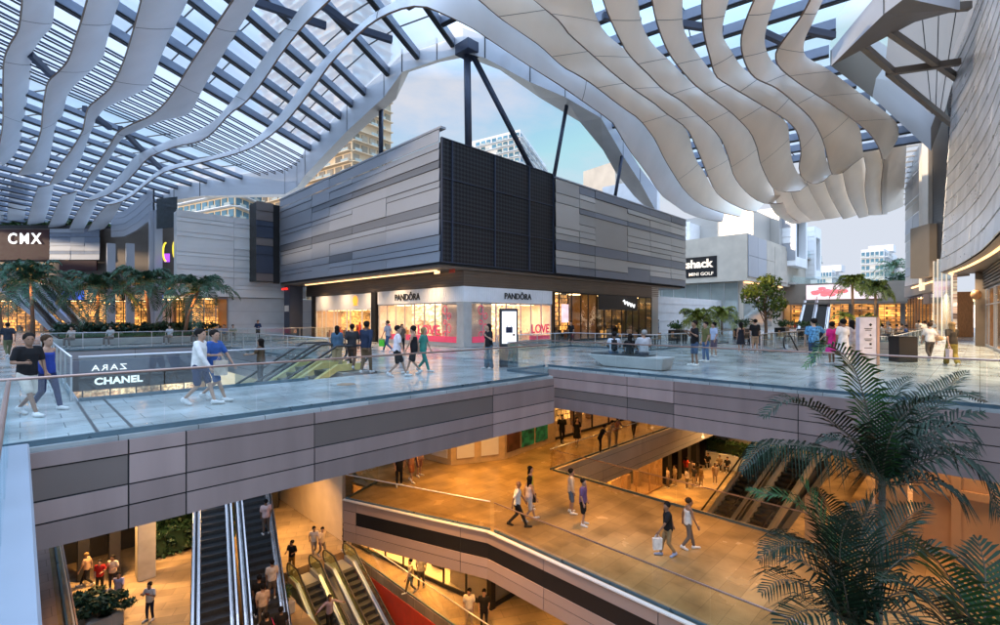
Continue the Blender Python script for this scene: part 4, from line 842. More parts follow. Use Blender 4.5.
    railing([(15.42, 12.6), (15.42, -16)], 0, 'clear glass railing with copper handrail along the right-hand deck', rail='copper')
    railing([(-.12, 10.3), (-.12, -6)], 0, 'glass railing with copper handrail on the steel kerb close to us', rail='copper', shoe=False)
    railing([(1.0, 15.4), (6.6, 15.4)], 0, 'glass railing on the back edge of the near bridge', rail='steel')
    railing([(.88, 15.6), (.88, 39.1)], 0, 'glass railing along the left walkway beside the void', posts=True, step=2.2)
    railing([(1, 39.1), (9.7, 39.1)], 0, 'steel posted railing at the far side of the left void', posts=True, step=1.6)
    railing([(9.75, 39.1), (9.75, 20.6)], 0, 'glass railing beside the void in front of the corner building', posts=True, step=2.2)
    railing([(10.5, 43.0), (22, 43.0)], 0, 'glass railing before the pale wall where the guard stands', posts=True, step=1.4)
    railing([(20, 20.2), (27.2, 20.2), (27.2, 14.2), (40, 14.2)], 0, 'low glass railing before the dark shop terrace', posts=True, step=2., h=.95)
    railing([(30.4, 8.9), (50.2, 8.9)], 0, 'glass railing behind the right-hand void', posts=True, step=2.4)
    railing([(30.4, 5.2), (30.4, 3.1), (50.2, 3.1), (50.2, 8.9)], 0, 'glass railing along the front and end of the right-hand void', posts=True, step=2.4)
    # middle floor
    railing([(12.2, 20.5), (10.05, 19.55), (11.97, 14.0), (12.38, 12.9)], FL2, 'glass railing round the corner of the middle bridge', rail='soffit', glass='warmglass')
    railing([(12.4, 12.7), (12.4, -14)], FL2, 'glass railing on the straight front edge of the middle bridge', rail='copper', glass='warmglass')
    railing([(19.5, 4.1), (19.5, 15.6)], FL2, 'glass railing on the far side of the middle bridge above the lower court', rail='copper', glass='warmglass')
    railing([(19.5, 15.8), (50, 15.8)], FL2, 'glass railing of the middle walkway where people lean', rail='steel', glass='warmglass')
    railing([(.85, -6), (.85, 38)], FL2, 'glass railing of the pink tiled walkway at the lower left', rail='steel')
    railing([(13.95, 27), (13.95, 14)], FL1, 'glass railing beside the stairwell of the small escalators', rail='soffit', glass='warmglass')
    mb = MB(); mb.box((-30, -10, FL2 + .004), (.7, 38, FL2 + .012)); structure('pink_floor', mb, 'pinktile')
    mb = MB(); mb.wallbox((13.98, 27), (13.98, 13), FL0, FL1 - .52, .2); solo('red_stair_panel', mb, 'red', 'orange red side wall of the small escalator well', 'wall')
    mb = MB(); mb.wallbox((9.5, 13), (9.5, 27), FL0, FL1 - .52, .2); mb.wallbox((9.6, 27.1), (13.9, 27.1), FL0, FL1 - .52, .2); solo('stairwell_wall', mb, 'beige', 'beige walls of the small escalator well', 'wall')

# ---------------------------------------------------------------- cladding walls
def clad(a, b, z0, z1, rows, cols, rnd, mb, t=.06, off=0., pd=.2):
    """stacked metal shingles of unequal height, a -> b with the outside on the right"""
    a = Vector((a[0], a[1], 0)); b = Vector((b[0], b[1], 0)); d = b - a; n = Vector((d.y, -d.x, 0)).normalized(); L = d.length
    cs = [0] + [c + rnd.uniform(-.02, .02) for c in cols] + [1]
    base = sorted(z0 + (z1 - z0) * (k + rnd.uniform(-.33, .33)) / rows for k in range(1, rows)); dkset = {z for z in [z0] + base if rnd.random() < pd}
    for i in range(len(cs) - 1):
        zs = [z0] + [z for z in base if rnd.random() > .1] + [z1]
        for j in range(len(zs) - 1):
            mi = 1 if (zs[j] in dkset) != (rnd.random() < .02) else 0
            o = rnd.uniform(0, .05); p = a + d * cs[i]; q = a + d * cs[i+1]; g = d.normalized() * .012
            lo = n * (off + t / 2 + o + .05); hi = n * (off + t / 2 + o)
            p0 = p + g; q0 = q - g; za, zb = zs[j] + .015, zs[j+1] - .015
            vs = [p0 + lo, q0 + lo, q0 + hi, p0 + hi]
            pts = [Vector((v.x, v.y, z)) for v, z in zip(vs, (za, za, zb, zb))]; bk = [v - n * t for v in pts]
            mb.add(pts + bk, [(0,1,2,3), (7,6,5,4), (1,0,4,5), (3,2,6,7), (0,3,7,4), (2,1,5,6)], mi)
def storefront(root, a, b, z0, z1, depth, bays, rnd, frame='dark', back='warm2', wall='pinkwall', ceil='warm', products=(), glass='shopglass', plinth=.15, label=None, transom=None, floor='wood'):
    """lit room behind glazing; a -> b with the street on the right. Adds its parts to root."""
    a = Vector((a[0], a[1], 0)); b = Vector((b[0], b[1], 0)); d = (b - a); L = d.length; u = d.normalized(); n = Vector((u.y, -u.x, 0)); i_ = -n * depth
    z = Vector((0, 0, 1))
    mb = MB(); mb.poly([a + i_ + z*z0, a + i_ + z*z1, b + i_ + z*z1, b + i_ + z*z0]); mb.build('back_wall', back, root)
    e = u * .03; mb = MB(); mb.poly([a + e + z*z0, a + e + z*z1, a + e + i_ + z*z1, a + e + i_ + z*z0]); mb.build('side_wall', wall, root); mb = MB(); mb.poly([b - e + z*z0, b - e + i_ + z*z0, b - e + i_ + z*z1, b - e + z*z1]); mb.build('side_wall', wall, root)
    mb = MB(); mb.poly([a + z*(z0+.02), b + z*(z0+.02), b + i_ + z*(z0+.02), a + i_ + z*(z0+.02)]); mb.build('shop_floor', floor, root)
    mb = MB(); mb.poly([a + z*(z1+.02), a + i_ + z*(z1+.02), b + i_ + z*(z1+.02), b + z*(z1+.02)]); mb.build('ceiling', wall, root)
    mb = MB(); k = max(1, int(L / 2.4))
    for q in range(k):
        c = a + d * ((q + .5) / k) + i_ * .45 + z * (z1 - .06); mb.obox(c, u, n, z, .55, .32 * depth / 2.5, .03)
    mb.build('ceiling_light', ceil, root)
    cs = bays if isinstance(bays, (list, tuple)) else [q / bays for q in range(bays + 1)]
    fr = MB()
    for c in cs: fr.wallbox(a + d*c - u*.035, a + d*c + u*.035, z0 + .01, z1 - .01, .09)
    fr.wallbox(a, b, z1 - .1, z1 + .0, .08); fr.wallbox(a, b, z0 + .005, z0 + plinth, .08)
    if transom: fr.wallbox(a, b, transom - .03, transom + .03, .08)
    fr.build('window_frame', frame, root)
    for c0, c1 in zip(cs, cs[1:]):
        g = MB(); g.wallbox(a + d*c0 + u*.04, a + d*c1 - u*.04, z0 + plinth, z1 - .1, .012); g.build('window_pane', glass, root)
    for pm, cnt in products:
        for q in range(cnt):
            t = (q + .5 + rnd.uniform(-.3, .3)) / cnt; c = a + d*t + i_ * rnd.uniform(.25, .85); h = rnd.uniform(.5, 1.3); w = rnd.uniform(.15, .45)
            m_ = MB(); m_.obox(c + z*(z0 + h/2 + .03), u, n, z, w, .22, h/2)
            for s_ in range(rnd.randint(1, 3)): m_.obox(c + z*(z0 + h + .12) + u*rnd.uniform(-w, w)*.7, u, n, z, .07, .06, rnd.uniform(.06, .16))
            m_.build('display_stand', pm, root, bevel=.01)

def corner_building():
    rnd = random.Random(3); x0, y0 = 18.6, 23.9
    root = empty('corner_building', (35, 36, 0), 'grey metal-clad corner building with a dark mesh corner and lit jewellery shop below', 'building')
    lc = MB(); clad((x0, 50), (x0, y0), 5.5, 13.8, 13, [.3, .42, .58, .76], rnd, lc, t=.05, pd=.12); lc.build('metal_cladding', ['clad', 'clad_d'], root)
    bk = MB(); bk.box((x0 + .02, y0 + .05, 5.35), (54, 50, 13.0)); bk.build('upper_storey', 'joint', root)
    # mesh screen at the corner
    m, nt, b = new_mat('mesh_screen'); N = nt.nodes; L = nt.links; tc = N.new('ShaderNodeTexCoord'); mp = N.new('ShaderNodeMapping'); mp.inputs['Rotation'].default_value[1] = rad(45); mp.inputs['Scale'].default_value = (5, 5, 5)
    L.new(tc.outputs['Object'], mp.inputs[0]); ck = N.new('ShaderNodeTexChecker'); ck.inputs[1].default_value = (.03, .034, .042, 1); ck.inputs[2].default_value = (.008, .008, .01, 1); ck.inputs['Scale'].default_value = 1
    L.new(mp.outputs[0], ck.inputs[0]); L.new(ck.outputs[0], b.inputs['Base Color']); b.inputs['Roughness'].default_value = .5; b.inputs['Metallic'].default_value = .4; M['mesh'] = m
    xm = 29.8; ms = MB(); ms.box((x0 + .02, y0 - .06, 5.5), (xm, y0 + .03, 13.3)); ms.build('mesh_screen', 'mesh', root)
    fr = MB()
    for x in (x0 + .05, x0 + .9, x0 + 4.7, x0 + 8.3, xm - .05): fr.box((x - .035, y0 - .16, 5.5), (x + .035, y0 - .06, 13.3))
    for z in (5.52, 8.1, 10.8, 13.3): fr.box((x0, y0 - .13, z - .02), (xm, y0 - .065, z + .02))
    fr.build('screen_frame', 'bluesteel_d', root)
    rc = MB(); clad((xm, y0 - .25), (53.4, y0 - .25), 5.5, 13.0, 12, [.13, .25, .45, .66, .85], rnd, rc, t=.05, pd=.3); rc.build('metal_cladding', ['clad_t', 'clad_d'], root)
    cp = MB(); cp.box((x0 - .1, y0 - .2, 13.82), (x0 + .3, 50, 13.95)); cp.box((xm, y0 - .35, 13.02), (53.5, y0 + .2, 13.12)); cp.build('coping', 'clad', root)
    cp = MB(); cp.box((53.35, y0 - .1, 5.5), (53.45, 50, 13.0)); cp.build('end_wall', 'clad_t', root)
    so = MB(); so.box((x0 + .03, y0 + .1, 5.18), (53, 50, 5.34)); so.build('soffit', 'brown', root)
    ls = MB(); ls.box((19.4, 25.5, 5.10), (19.62, 46, 5.165)); ls.build('light_strip', 'strip', root)
    for (u, v) in ((437, 272), (452, 271)):
        e = MB(); q = onx(u, v, 20.2) if u < 445 else onx(u, v, 20.0); e.box((q.x - .05, q.y - .25, q.z - .12), (q.x + .05, q.y + .25, q.z + .12)); e.build('exit_sign', 'red' if u > 445 else 'strip', root)
    # recessed bands over the shopfronts
    xs, ys = 20.8, 24.2
    lb = MB(); lb.box((xs + .02, ys + .02, 4.12), (48, 49, 5.17))
    for k in range(5):
        z = 4.22 + .19 * k; lb.box((xs - .06, ys - .06, z), (48, ys + .02, z + .07)); lb.box((xs - .06, ys + .02, z), (xs + .02, 49, z + .07))
    lb.build('louvre_band', 'brown', root)
    sb = MB(); sb.box((xs - .08, ys - .08, 3.07), (30.0, ys + .0, 4.1)); sb.box((xs - .08, ys + .0, 3.07), (xs, 34.9, 4.1))
    for k in range(46): sb.box((xs + .2 * k, ys - .10, 3.1), (xs + .2 * k + .04, ys - .08, 4.08))
    for k in range(53): sb.box((xs - .10, ys + .2 * k, 3.1), (xs - .08, ys + .2 * k + .04, 4.08))
    sb.build('sign_band', 'white', root)
    lettering('sign_lettering', 'PANDÔRA', (xs - .1, 30.6, 3.62), (0, -1, 0), 3.3, 'signblack', root, bold=.012)
    lettering('sign_lettering', 'PANDÔRA', (26.0, ys - .1, 3.62), (1, 0, 0), 2.9, 'signblack', root, bold=.012)
    cr_ = MB(); cr_.box((xs - .08, ys - .08, .02), (xs + .62, ys + .62, 3.06)); cr_.build('corner_pier', 'stone', root)
    prods = [('pinkwall', 6), ('red', 2), ('wood', 3)]
    storefront(root, (xs, 34.8), (xs, ys + .63), .02, 3.06, 3.2, 8, rnd, frame='stone', back='shopback', products=prods, plinth=.28, ceil='warm', floor='pinkwall')
    storefront(root, (xs + .63, ys), (29.9, ys), .02, 3.06, 3.2, [0, .12, .28, .40, .58, .72, .86, 1], rnd, frame='stone', back='shopback', products=prods, plinth=.28, ceil='warm', floor='pinkwall')
    # window stickers
    pk = MB(); pk.box((xs - .07, ys + .7, .31), (xs - .05, 33.2, .72)); pk.box((xs + .7, ys - .07, .31), (23.3, ys - .05, .72)); pk.box((27.3, ys - .07, .31), (29.7, ys - .05, .62)); pk.build('window_sticker', 'pink', root)
    lettering('window_lettering', 'LOVE', (xs - .03, 28.0, 1.12), (0, -1, 0), 2.6, 'pink', root, height=.72, off=.03, bold=.02)
    lettering('window_lettering', 'LOVE', (28.6, ys - .03, 1.15), (1, 0, 0), 2.1, 'pink', root, height=.68, off=.03, bold=.02)
    lettering('window_lettering', 'E', (xs - .03, 33.3, 1.12), (0, -1, 0), .5, 'pink', root, height=.72, off=.03, bold=.02)
    for (cx, ry, flip) in ((25.9, 0, 0), (22.5, 1, 0)):
        sw = MB()
        for k in range(5):
            pts = []
            for j in range(15):
                t = j / 14 * 2 * math.pi * 1.15; r_ = .19 + .05 * math.sin(k * 2.1)
                dx = (k % 2) * .42 - .2 + r_ * math.cos(t + k); dz = .85 + k * .42 + r_ * 1.1 * math.sin(t + k) * (1 + .2 * math.sin(2*t))
                pts.append((xs - .06, cx - dx, dz) if not ry else (cx + dx, ys - .06, dz))
            sw.tube(pts, .035, 4)
        sw.build('window_sticker', 'pink', root)
    # second shop on the left face
    wb = MB(); wb.box((xs - .06, 36.0, 2.75), (xs, 46.6, 4.05)); wb.build('sign_band', 'white', root)
    em = MB(); em.ball((xs - .1, 38.6, 3.5), .03, .45, .42, 12, 8)
    for k in range(6): em.box((xs - .12, 38.25 + k * .13, 3.05), (xs - .07, 38.32 + k * .13, 3.13))
    em.build('emblem', 'orange', root)
    storefront(root, (xs, 46.5), (xs, 36.1), .02, 2.74, 2.6, [0, .12, .2, .36, .42, .6, .66, .86, 1], rnd, frame='white', back='shopback2', products=[('red', 2), ('wood', 4), ('orange', 1)], plinth=.1)
    for yy in (35.4, 46.9): p_ = MB(); p_.box((xs - .2, yy - .35, .02), (xs + .3, yy + .35, 4.1)); p_.build('pier', 'black', root)
    pl = MB(); pl.box((18.9, 48.4, .02), (20.2, 49.8, 5.17)); pl.build('pier', 'bluesteel_d', root)
    sg = MB(); sg.box((18.86, 48.6, 2.6), (18.9, 49.6, 3.2)); sg.build('small_sign', 'soffit', root)
    rl = MB(); rl.box((18.6, 48.5, 4.75), (18.75, 48.9, 4.95)); rl.box((18.6, 49.3, 4.75), (18.75, 49.7, 4.95)); rl.build('red_light', 'redlight', root)
    # dark shop on the right face
    storefront(root, (30.4, ys), (36.4, ys), .02, 4.1, 3, [0, .1, .3, .38, .6, .78, 1], rnd, frame='black', back='warm2', wall='wood', products=[('wood', 4), ('black', 2)], ceil='warm', transom=None)
    storefront(root, (36.4, ys), (46.5, ys), .02, 4.1, 3.4, [0, .12, .25, .42, .5, .62, .74, .88, 1], rnd, frame='black', back='brown', wall='brown', products=[('black', 4), ('wood', 3), ('warm2', 2)], ceil='warm')
    dk = MB(); dk.box((36.6, ys - .08, 2.7), (43.5, ys - .05, 4.05)); dk.build('sign_board', 'black', root)
    sq = MB(); sq.tube([(40.7 + .18*k, ys - .12, 3.55 - .035*k + .17*math.sin(k*2.2)) for k in range(13)], [.05 + .03*(k % 3) for k in range(13)], 5); sq.build('sign_lettering', 'signwhite', root)
    sc = MB(); sc.box((31.2, ys - .12, 1.6), (32.1, ys - .07, 3.1)); sc.build('screen', 'pinkscreen', root)
    e2 = MB(); e2.box((46.6, ys, .02), (48.0, 30, 5.17)); e2.build('pier', 'clad_t', root)
    # slatted fin building part at the far left end
    fb = MB(); clad((16.3, 50.0), (17.9, 50.0), 5.6, 13.4, 9, [], rnd, fb, pd=.4); fb.build('metal_cladding', ['fascia_d', 'bluesteel_d'], root)
    f2 = MB(); f2.box((16.32, 50.03, 5.6), (18.55, 52, 13.3)); f2.box((17.9, 49.9, 5.4), (18.5, 50.03, 13.0)); f2.build('wing_wall', 'black', root)
M['pinkscreen'] = emit_mat('pink_screen', (1, .72, .75), .8, .35, 3)
M['redlight'] = emit_mat('red_light', (1, .03, .02), 1.3, .02)
# ---------------------------------------------------------------- escalators
def escalator(bot, top, w, label, group, glass='glass', rail='rubber', hb=.95, deckw=.22, trim='steel', truss=True):
    bot = Vector(bot); top = Vector(top); dv = top - bot; rise = dv.z; d = Vector((dv.x, dv.y, 0)); run = d.length; d.normalize(); n = Vector((-d.y, d.x, 0)); z = Vector((0, 0, 1))
    root = empty('escalator', bot, label, 'escalator', group)
    st = MB(); k = max(6, round(rise / .21)); hh = rise / k; rr = run / k
    for i in range(k):
        c = bot + d * (rr * (i + .5)) + z * (hh * (i + .5)); st.obox(c + z * (hh/2 - .06), d, n, z, rr * .52, w/2, .06, 0)
        f = bot + d * (rr * i + .04) + z * (hh * (i + .35)); st.obox(f, d, n, z, .03, w/2 - .01, hh * .52, 0)
        for g in range(int(w / .09)): pass
    for e, s in ((bot, -1), (top, 1)): st.obox(e + d * (.55 * s) - z*.02, d, n, z, .6, w/2, .03, 1)
    st.build('step_band', ['step', 'steel'], root)
    def prof(h): return [bot - d*1.0 + z*h, bot + d*.1 + z*h, bot + d*(run*.08) + z*(rise*.05 + h)] + [bot + d*(run*t) + z*(rise*t + h) for t in (.2, .4, .6, .8, .93)] + [top + d*.0 + z*(h), top + d*1.0 + z*h]
    for s in (-1, 1):
        off = n * s * (w/2 + deckw/2 + .02); sk = MB(); lo = [p + off for p in prof(.02)]; hi = [p + off for p in prof(.26)]
        for i in range(len(lo) - 1):
            a, b, c, e = lo[i], lo[i+1], hi[i+1], hi[i]; m_ = n * (deckw/2)
            vs = [a-m_, b-m_, c-m_, e-m_, a+m_, b+m_, c+m_, e+m_]; sk.add(vs, [(0,1,2,3), (7,6,5,4), (3,2,6,7), (0,4,5,1), (0,3,7,4), (1,5,6,2)])
        sk.build('skirt', trim, root)
        lo = [p + off for p in prof(.26)]; hi = [p + off for p in prof(hb)]; gb = MB()
        ga = []
        for i in range(len(lo) - 1): gb.poly([lo[i], lo[i+1], hi[i+1], hi[i]])
        for e0, e1, sg in ((lo[0], hi[0], -1), (lo[-1], hi[-1], 1)):
            mid = (e0 + e1) / 2; r = (e1 - e0).length / 2; fan = [mid + d*sg*r*math.sin(t*math.pi/6) - z*r*math.cos(t*math.pi/6) for t in range(7)]; gb.poly(fan)
        gb.build('balustrade', glass, root)
        path = []
        for (e0, e1, sg) in ((lo[0], hi[0], -1),):
            mid = (e0 + e1)/2; r = (e1 - e0).length/2; path += [mid + d*sg*r*math.sin(t*math.pi/6) - z*r*math.cos(t*math.pi/6) for t in range(7)]
        path += hi[1:-1]; mid = (lo[-1] + hi[-1])/2; r = (hi[-1] - lo[-1]).length/2; path += [mid + d*r*math.sin(t*math.pi/6) - z*r*math.cos(t*math.pi/6) for t in range(6, -1, -1)]
        hr = MB(); hr.tube(path, .045, 6); hr.build('handrail', rail, root, smooth=True)
    if truss:
        tr = MB(); a = bot - z*.12; b = top - z*.12; m_ = n * (w/2 + deckw + .06)
        vs = [a - m_ - d*1.2, b - m_ + d*1.2, b - m_ + d*1.2 - z*.7, a - m_ - d*.2 - z*.02]; vs2 = [p + m_*2 for p in vs]; 
        tr.add(vs + vs2, [(0,1,2,3), (7,6,5,4), (3,2,6,7), (0,3,7,4), (1,5,6,2)]); tr.build('truss', 'clad', root)
    return root
def escalators():
    g = 'long escalators from the lower court'; d = Vector((.229, .973, 0)); n = Vector((-d.y, d.x, 0)); A = Vector((7.6, 22.1, -10.7))
    bot = A - d * 2.6; bot.z = FL1; run = (FL2 - FL1) / .5; top = bot + d * run; top.z = FL2
    M['brightsteel'] = mat('bright_steel', (.75, .75, .76), .22, .85, .05, 4)
    escalator(bot, top, 1.05, 'long right-hand escalator carrying people up from the lower court', g, trim='brightsteel', hb=.8, deckw=.3)
    escalator(bot + n*1.9, top + n*1.9, 1.05, 'long empty left-hand escalator in the lower court', g, trim='brightsteel', hb=.8, deckw=.3)
    kk = [(1.7, -.3, BK, 'trousers', 'man in black at the left of the long escalator', 1), (2.2, .28, (.74,.66,.6), 'shorts', 'man in white t-shirt and grey shorts riding up the long escalator', 0), (1.35, -.2, (.66,.5,.38), 'trousers', 'man in beige t-shirt riding up the long escalator', 0), (4.6, .35, (.7,.52,.5), 'trousers', 'man in pale pink shirt highest on the long escalator', 1), (.5, -.15, BK, 'trousers', 'person in black with a pink bag low on the long escalator', 0), (.6, .4, BK, 'trousers', 'person in black at the lower right of the long escalator', 3)]
    for s, o, c, kd, lb, sk in kk:
        q = bot + d*s*1.3 - n*o*(-1 if False else 1); k = int((q - bot).dot(d) / (run / 29)); q.z = FL1 + (FL2 - FL1) / 29 * (k + 1)
        r, J = person(q, 45 + math.degrees(math.atan2(d.y, d.x)), lb, top=c, bot=(.16,.13,.11) if 'black' not in lb else BK, kind=kd, skin=sk, shoe=WH)
        if 'pink bag' in lb: carried(r, J, 'shoulder_bag', 'pink bag on the person low on the long escalator', 'R', 'hobo', cloth((.7,.05,.2)))
    g = 'escalators from the lower court to the middle level'
    b = Vector((21.6, 9.2, FL1)); t = Vector((31.0, 7.0, FL2)); dd = (t - b); dd.z = 0; dd.normalize(); n2 = Vector((-dd.y, dd.x, 0))
    escalator(b, t, 1.0, 'right-hand escalator behind the palm rising from the far lower court', g, trim='soffit', deckw=.26)
    escalator(b + n2*1.85, t + n2*1.85, 1.0, 'left-hand escalator behind the palm rising from the far lower court', g, trim='soffit', deckw=.26)
    g = 'small glass-sided escalators going down from the lower court'
    escalator((12.75, 15.6, FL0), (12.75, 25, FL1), .95, 'small green-glass escalator beside the red wall', g, glass='greenglass', deckw=.2)
    escalator((10.75, 15.6, FL0), (10.75, 25, FL1), .95, 'small green-glass escalator with a man leaning on its rails', g, glass='greenglass', deckw=.2)
    person((10.75, 22.6, FL1 - 1.35), 315, 'man in lavender shirt holding both rails of the small escalator', top=(.3,.26,.36), bot=BK, sleeve='long', arms=('wide','wide'), skin=1)
    g = 'glass-sided escalators in the left upper void'
    escalator((3.4, 17.7, -2.9), (8.4, 17.7, 0), 1.0, 'near glass escalator with yellow lit edge in the left upper void', g, trim='yellowtrim')
    escalator((3.4, 19.5, -2.9), (8.4, 19.5, 0), 1.0, 'far glass escalator with yellow lit edge in the left upper void', g, trim='yellowtrim')
    mb = MB(); mb.box((8.4, 16.6, -.3), (9.58, 20.6, -.03)); solo('landing_plate', mb, 'steel', 'steel landing plate of the two glass escalators', 'landing plate')
    mb = MB(); mb.box((1.1, 16.8, -3.3), (3.0, 20.4, -2.95)); solo('landing_plate', mb, 'steel', 'half landing at the lower end of the two glass escalators in the left void', 'landing plate')
    g = 'glass-sided escalators in the right upper void'
    escalator((42, 5.3, FL2), (31.8, 5.3, 0), 1.0, 'near escalator going down in the right-hand void', g); escalator((42, 7.2, FL2), (31.8, 7.2, 0), 1.0, 'far escalator going down in the right-hand void', g)
    a = P(805, 329, 74); b = P(812, 297, 86); a.z = .02; o = CR * 2.2
    escalator(a, b, 1.3, 'left of two dark escalators at the far end of the street', 'far escalators', trim='white', hb=.9, deckw=.4); escalator(a + o, b + o, 1.3, 'right of two dark escalators at the far end of the street', 'far escalators', trim='white', hb=.9, deckw=.4)
    a = P(60, 329, 60); a.z = .02; b = P(14, 283, 61)
    escalator(a, b, 1.1, 'near escalator rising behind the left palms', 'escalators behind the palms', trim='steel', deckw=.3); a2 = a + CF*2.2 + CR*1.2; escalator(a2, b + CF*2.2 + CR*1.2, 1.1, 'far escalator rising behind the left palms', 'escalators behind the palms', trim='steel', deckw=.3)
M['greenglass'] = glass_mat('green_glass', (.5, .62, .42), .06, 0, .25, (.42, .5, .24))
M['yellowtrim'] = mat('yellow_edge', (.6, .5, .2), .4, .2, emit=.15)

# ---------------------------------------------------------------- plants
def frond(mb, pts, ln, rw=.018, wd=.05, n=22, droop=.5, mi=0, rmi=1, rnd=random, vee=.5):
    """feather frond along a 3D curve: a rib with narrow leaflets on both sides"""
    c = cr(pts, n); mb.tube(c, [rw * (1 - .8 * i / (n - 1)) for i in range(n)], 4, rmi, cap=False)
    for i in range(1, n):
        t = i / (n - 1); d = (c[min(i+1, n-1)] - c[i-1]).normalized(); s = d.cross(Vector((0, 0, 1)))
        if s.length < .1: s = Vector((1, 0, 0))
        s.normalize(); up = s.cross(d); L = ln * (math.sin(math.pi * min(1, .18 + .8 * t)) ** .7) * rnd.uniform(.85, 1.1)
        for sg in (-1, 1):
            dr = (s * sg * .8 + d * (.45 + .5 * t) + up * vee * rnd.uniform(.3, 1)).normalized(); p = c[i]; w = d * wd * .5
            m_ = p + dr * L * .55; e = p + dr * L + Vector((0, 0, -1)) * L * droop * rnd.uniform(.5, 1.2)
            mb.add([p - w*.5, p + w*.5, m_ + w, e, m_ - w], [(0, 1, 2, 4), (4, 2, 3)], mi)
def palm(base, h, n, fl, label, group=None, lean=(0, 0), leaf='palm', tr=.13, seed=1, cat='palm tree', ln=.62, wd=.09, trunk='trunk', nseg=20, cut=.15):
    rnd = random.Random(seed); base = Vector(base); root = empty('palm_tree', base, label, cat, group)
    top = base + Vector((lean[0], lean[1], h)); mid = base + Vector((lean[0]*.35, lean[1]*.35, h*.5))
    tb = MB(); tb.tube([base, base.lerp(mid, .5), mid, mid.lerp(top, .5), top], [tr*1.25, tr, tr*.9, tr*.85, tr*.9], 9); tb.build('trunk', trunk, root, smooth=True)
    for i in range(n):
        a = 2 * math.pi * (i * .618) ; el = rnd.uniform(.0, 1.3) if i > n * cut else rnd.uniform(.9, 1.4); L = fl * rnd.uniform(.8, 1.1); d = Vector((math.cos(a), math.sin(a), 0))
        p = [top]
        for t in (.3, .6, .85, 1): 
            q = top + d * L * t * math.cos(el * .8) * (1 - .12*t*t) + Vector((0, 0, L * (math.sin(el) * t - (.62 + .3 * math.cos(el)) * t * t * .95))); p.append(q)
        fb = MB(); frond(fb, p, ln, .02, wd, nseg, .55, rnd=rnd); fb.build('frond', [leaf, trunk], root)
    return root
def leaves(mb, c, r, n, s, rnd, mi=0):
    for _ in range(n):
        while True:
            q = Vector((rnd.uniform(-1,1), rnd.uniform(-1,1), rnd.uniform(-1,1)))
            if .3 < q.length < 1: break
        p = Vector(c) + Vector((q.x*r[0], q.y*r[1], q.z*r[2])); a = Vector((rnd.gauss(0,1), rnd.gauss(0,1), rnd.gauss(0,1))).normalized(); b = a.cross(Vector((rnd.gauss(0,1), rnd.gauss(0,1), 1))).normalized(); k = s * rnd.uniform(.6, 1.3)
        mb.add([p - a*k, p + b*k*.45, p + a*k, p - b*k*.45], [(0, 1, 2, 3)], mi)
def hedge(name, p0, p1, n, s, m, label, seed, group=None, cat='hedge'):
    rnd = random.Random(seed); mb = MB(); lo = [min(a, b) for a, b in zip(p0, p1)]; hi = [max(a, b) for a, b in zip(p0, p1)]
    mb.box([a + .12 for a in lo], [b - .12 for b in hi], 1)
    for _ in range(n):
        c = [rnd.uniform(a, b) for a, b in zip(lo, hi)]; ax = rnd.randrange(3)
        c[ax] = (hi[ax] if rnd.random() < .7 else lo[ax]) + rnd.gauss(0, s*.5)
        leaves(mb, c, (s, s, s), 4, s, rnd)
    return solo(name, mb, [m, 'leaf_d'], label, cat, group)
def shrub(base, r, h, n, s, m, label, seed, group=None, name='shrub', cat='plant'):
    rnd = random.Random(seed); mb = MB(); b = Vector(base); root = empty(name, b, label, cat, group)
    tb = MB()
    for k in range(5): a = rnd.uniform(0, 6.28); tb.tube([b, b + Vector((math.cos(a)*r*.4, math.sin(a)*r*.4, h*.7))], [.03, .012], 5)
    tb.build('stem', 'trunk', root)
    for k in range(9):
        c = b + Vector((rnd.gauss(0, r*.4), rnd.gauss(0, r*.4), rnd.uniform(h*.35, h))); leaves(mb, c, (r*.5, r*.5, h*.25), n // 9, s, rnd)
    mb.build('foliage', m, root); return root
def tree(base, h, r, n, s, m, label, seed, group=None, m2='leaf_d'):
    rnd = random.Random(seed); b = Vector(base); root = empty('tree', b, label, 'tree', group); tb = MB(); mb = MB()
    tb.tube([b, b + Vector((.1, .05, h*.3)), b + Vector((.0, .15, h*.55))], [.16, .12, .08], 8)
    for k in range(16):
        a = k * 2.4; z = h * rnd.uniform(.42, .98); rr = r * rnd.uniform(.25, .95) * math.sin(math.pi * min(1, max(.15, (z/h - .3) / .75))); c = b + Vector((math.cos(a)*rr, math.sin(a)*rr, z))
        tb.tube([b + Vector((0, .1, h*rnd.uniform(.25, .5))), c], [.05, .015], 5); leaves(mb, c, (r*.38, r*.38, h*.12), n // 16, s, rnd, k % 3 == 0)
    tb.build('trunk', 'trunk', root); mb.build('crown', [m, m2], root); return root
